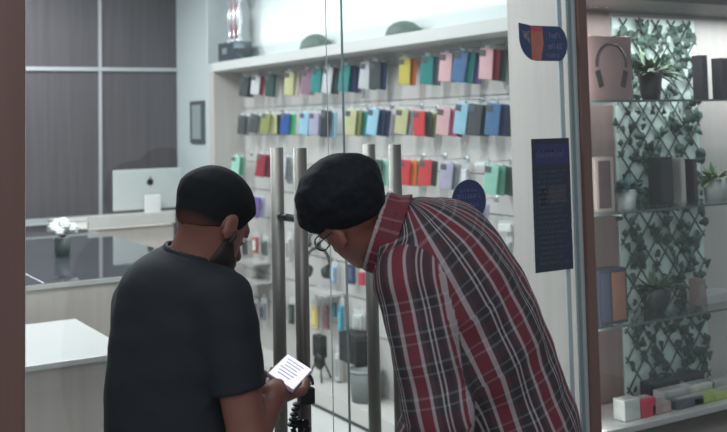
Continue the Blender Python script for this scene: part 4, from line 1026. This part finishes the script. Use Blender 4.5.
def shirt_fn(p):
    t_ = torso_fn(p, J2, .016, .07); t_ = smin(t_, rcone(p, lerpv(J2['neck0'], s_upp, .3), lerpv(J2['neck0'], J2['neck1'], .40), .092, .084), .05)
    d = t_
    for s in 'LR':
        sl_ = smax(sleeve2(p, s), cutplane(p, lerpv(J2['el'+s], J2['wr'+s], .93), unit(_np(J2['wr'+s])-_np(J2['el'+s]))), .005); d = smin(d, sl_, .055)
    q22 = lerpv(J2['neck0'], J2['neck1'], .48); d = smax(d, -smax(rcone(p, q22, q22+na2*.15, .10, .12), -cutplane(p, q22, na2), .002), .006); d = smax(d, .70-p[:, 2], .008)
    d = smax(d, -(smax(rcone(p, J2['neck0'], J2['neck1'], .055, .055), -cutplane(p, J2['neck0'], na2), .002)), .003)
    return d-.0075*vnoise(p, 22, 11)-.0035*vnoise(p, 48, 12)
def shirt_uv(p, cen):
    td = torso_fn(cen, J2, .016); sl_, sr_ = sleeve2(cen, 'L'), sleeve2(cen, 'R')
    u, v, _ = torso_uv(p); ul_, vl_ = arm_uv(p, J2, 'L', f2); ur_, vr_ = arm_uv(p, J2, 'R', f2)
    cu, cv_, _ = torso_uv(cen); mk = np.abs(u-cu) > .2; u = np.where(mk, cu, u)
    mL = (sl_ < td-.012); mR = (sr_ < td-.012) & ~mL
    u = np.where(mL, ul_, np.where(mR, ur_, u)); v = np.where(mL, vl_, np.where(mR, vr_, v))
    return np.stack([u, v], 1)
lo, hi = bounds([s_pel, s_upp, J2['shL'], J2['elL'], J2['shR'], J2['elR'], J2['neck1'], J2['wrL'], J2['wrR'], s_mid], .2); lo[2] = .66
shirt = sdf_mesh('shirt', shirt_fn, lo, hi, .0042, m_plaid, root2, None, shirt_uv)
def collar2(p):
    a0, a1 = J2['neck0'], J2['neck1']; q0 = lerpv(a0, a1, .36); c = cutplane(p, q0, na2)
    rad = rcone(p, a0-na2*.1, a1+na2*.1, .098, .082)-.012*np.clip(-c/.03, 0, 1)
    d = smax(rad, -(rad+.007), .002); d = smax(d, np.abs(c-.004)-.028, .003)
    return d
def collar_uv(p, cen):
    c = cutplane(p, J2['neck0'], na2); x_ = unit(up-na2*(up @ na2)); y_ = np.cross(na2, x_); r_ = p-J2['neck0']; th = np.arctan2(r_ @ y_, r_ @ x_)
    c = c-.36*float(np.linalg.norm(J2['neck1']-J2['neck0'])); return np.stack([np.where(c > .024, .0195, np.clip(c*.35+.003, -.009, .015)), th*.07], 1)
q = sdf_mesh('collar', collar2, J2['neck0']-.16, J2['neck0']+.16, .004, m_plaid, root2, None, collar_uv); q.parent = shirt; q.matrix_parent_inverse = Matrix()
for s in 'LR':
    ax = unit(_np(J2['wr'+s])-_np(J2['el'+s])); q0 = lerpv(J2['el'+s], J2['wr'+s], .90)
    def cuff(p, ax=ax, q0=q0, s=s):
        r_ = rcone(p, J2['el'+s], J2['wr'+s], .064, .047); return smax(smax(r_, -(r_+.008), .002), np.abs(cutplane(p, q0, ax))-.028, .003)
    k = sdf_mesh('cuff', cuff, q0-.1, q0+.1, .005, m_plaid, root2, None, lambda p, c, s=s: np.stack(arm_uv(p, J2, s, f2), 1)); k.parent = shirt; k.matrix_parent_inverse = Matrix()
lo, hi = bounds([s_pel, J2['ankL'], J2['ankR']], .22); lo[2] = 0; hi[2] = 1.0
sdf_mesh('trousers', trousers(J2, .90, .014), lo, hi, .008, m_trouser2, root2)
shoes(J2, root2, m_shoe)
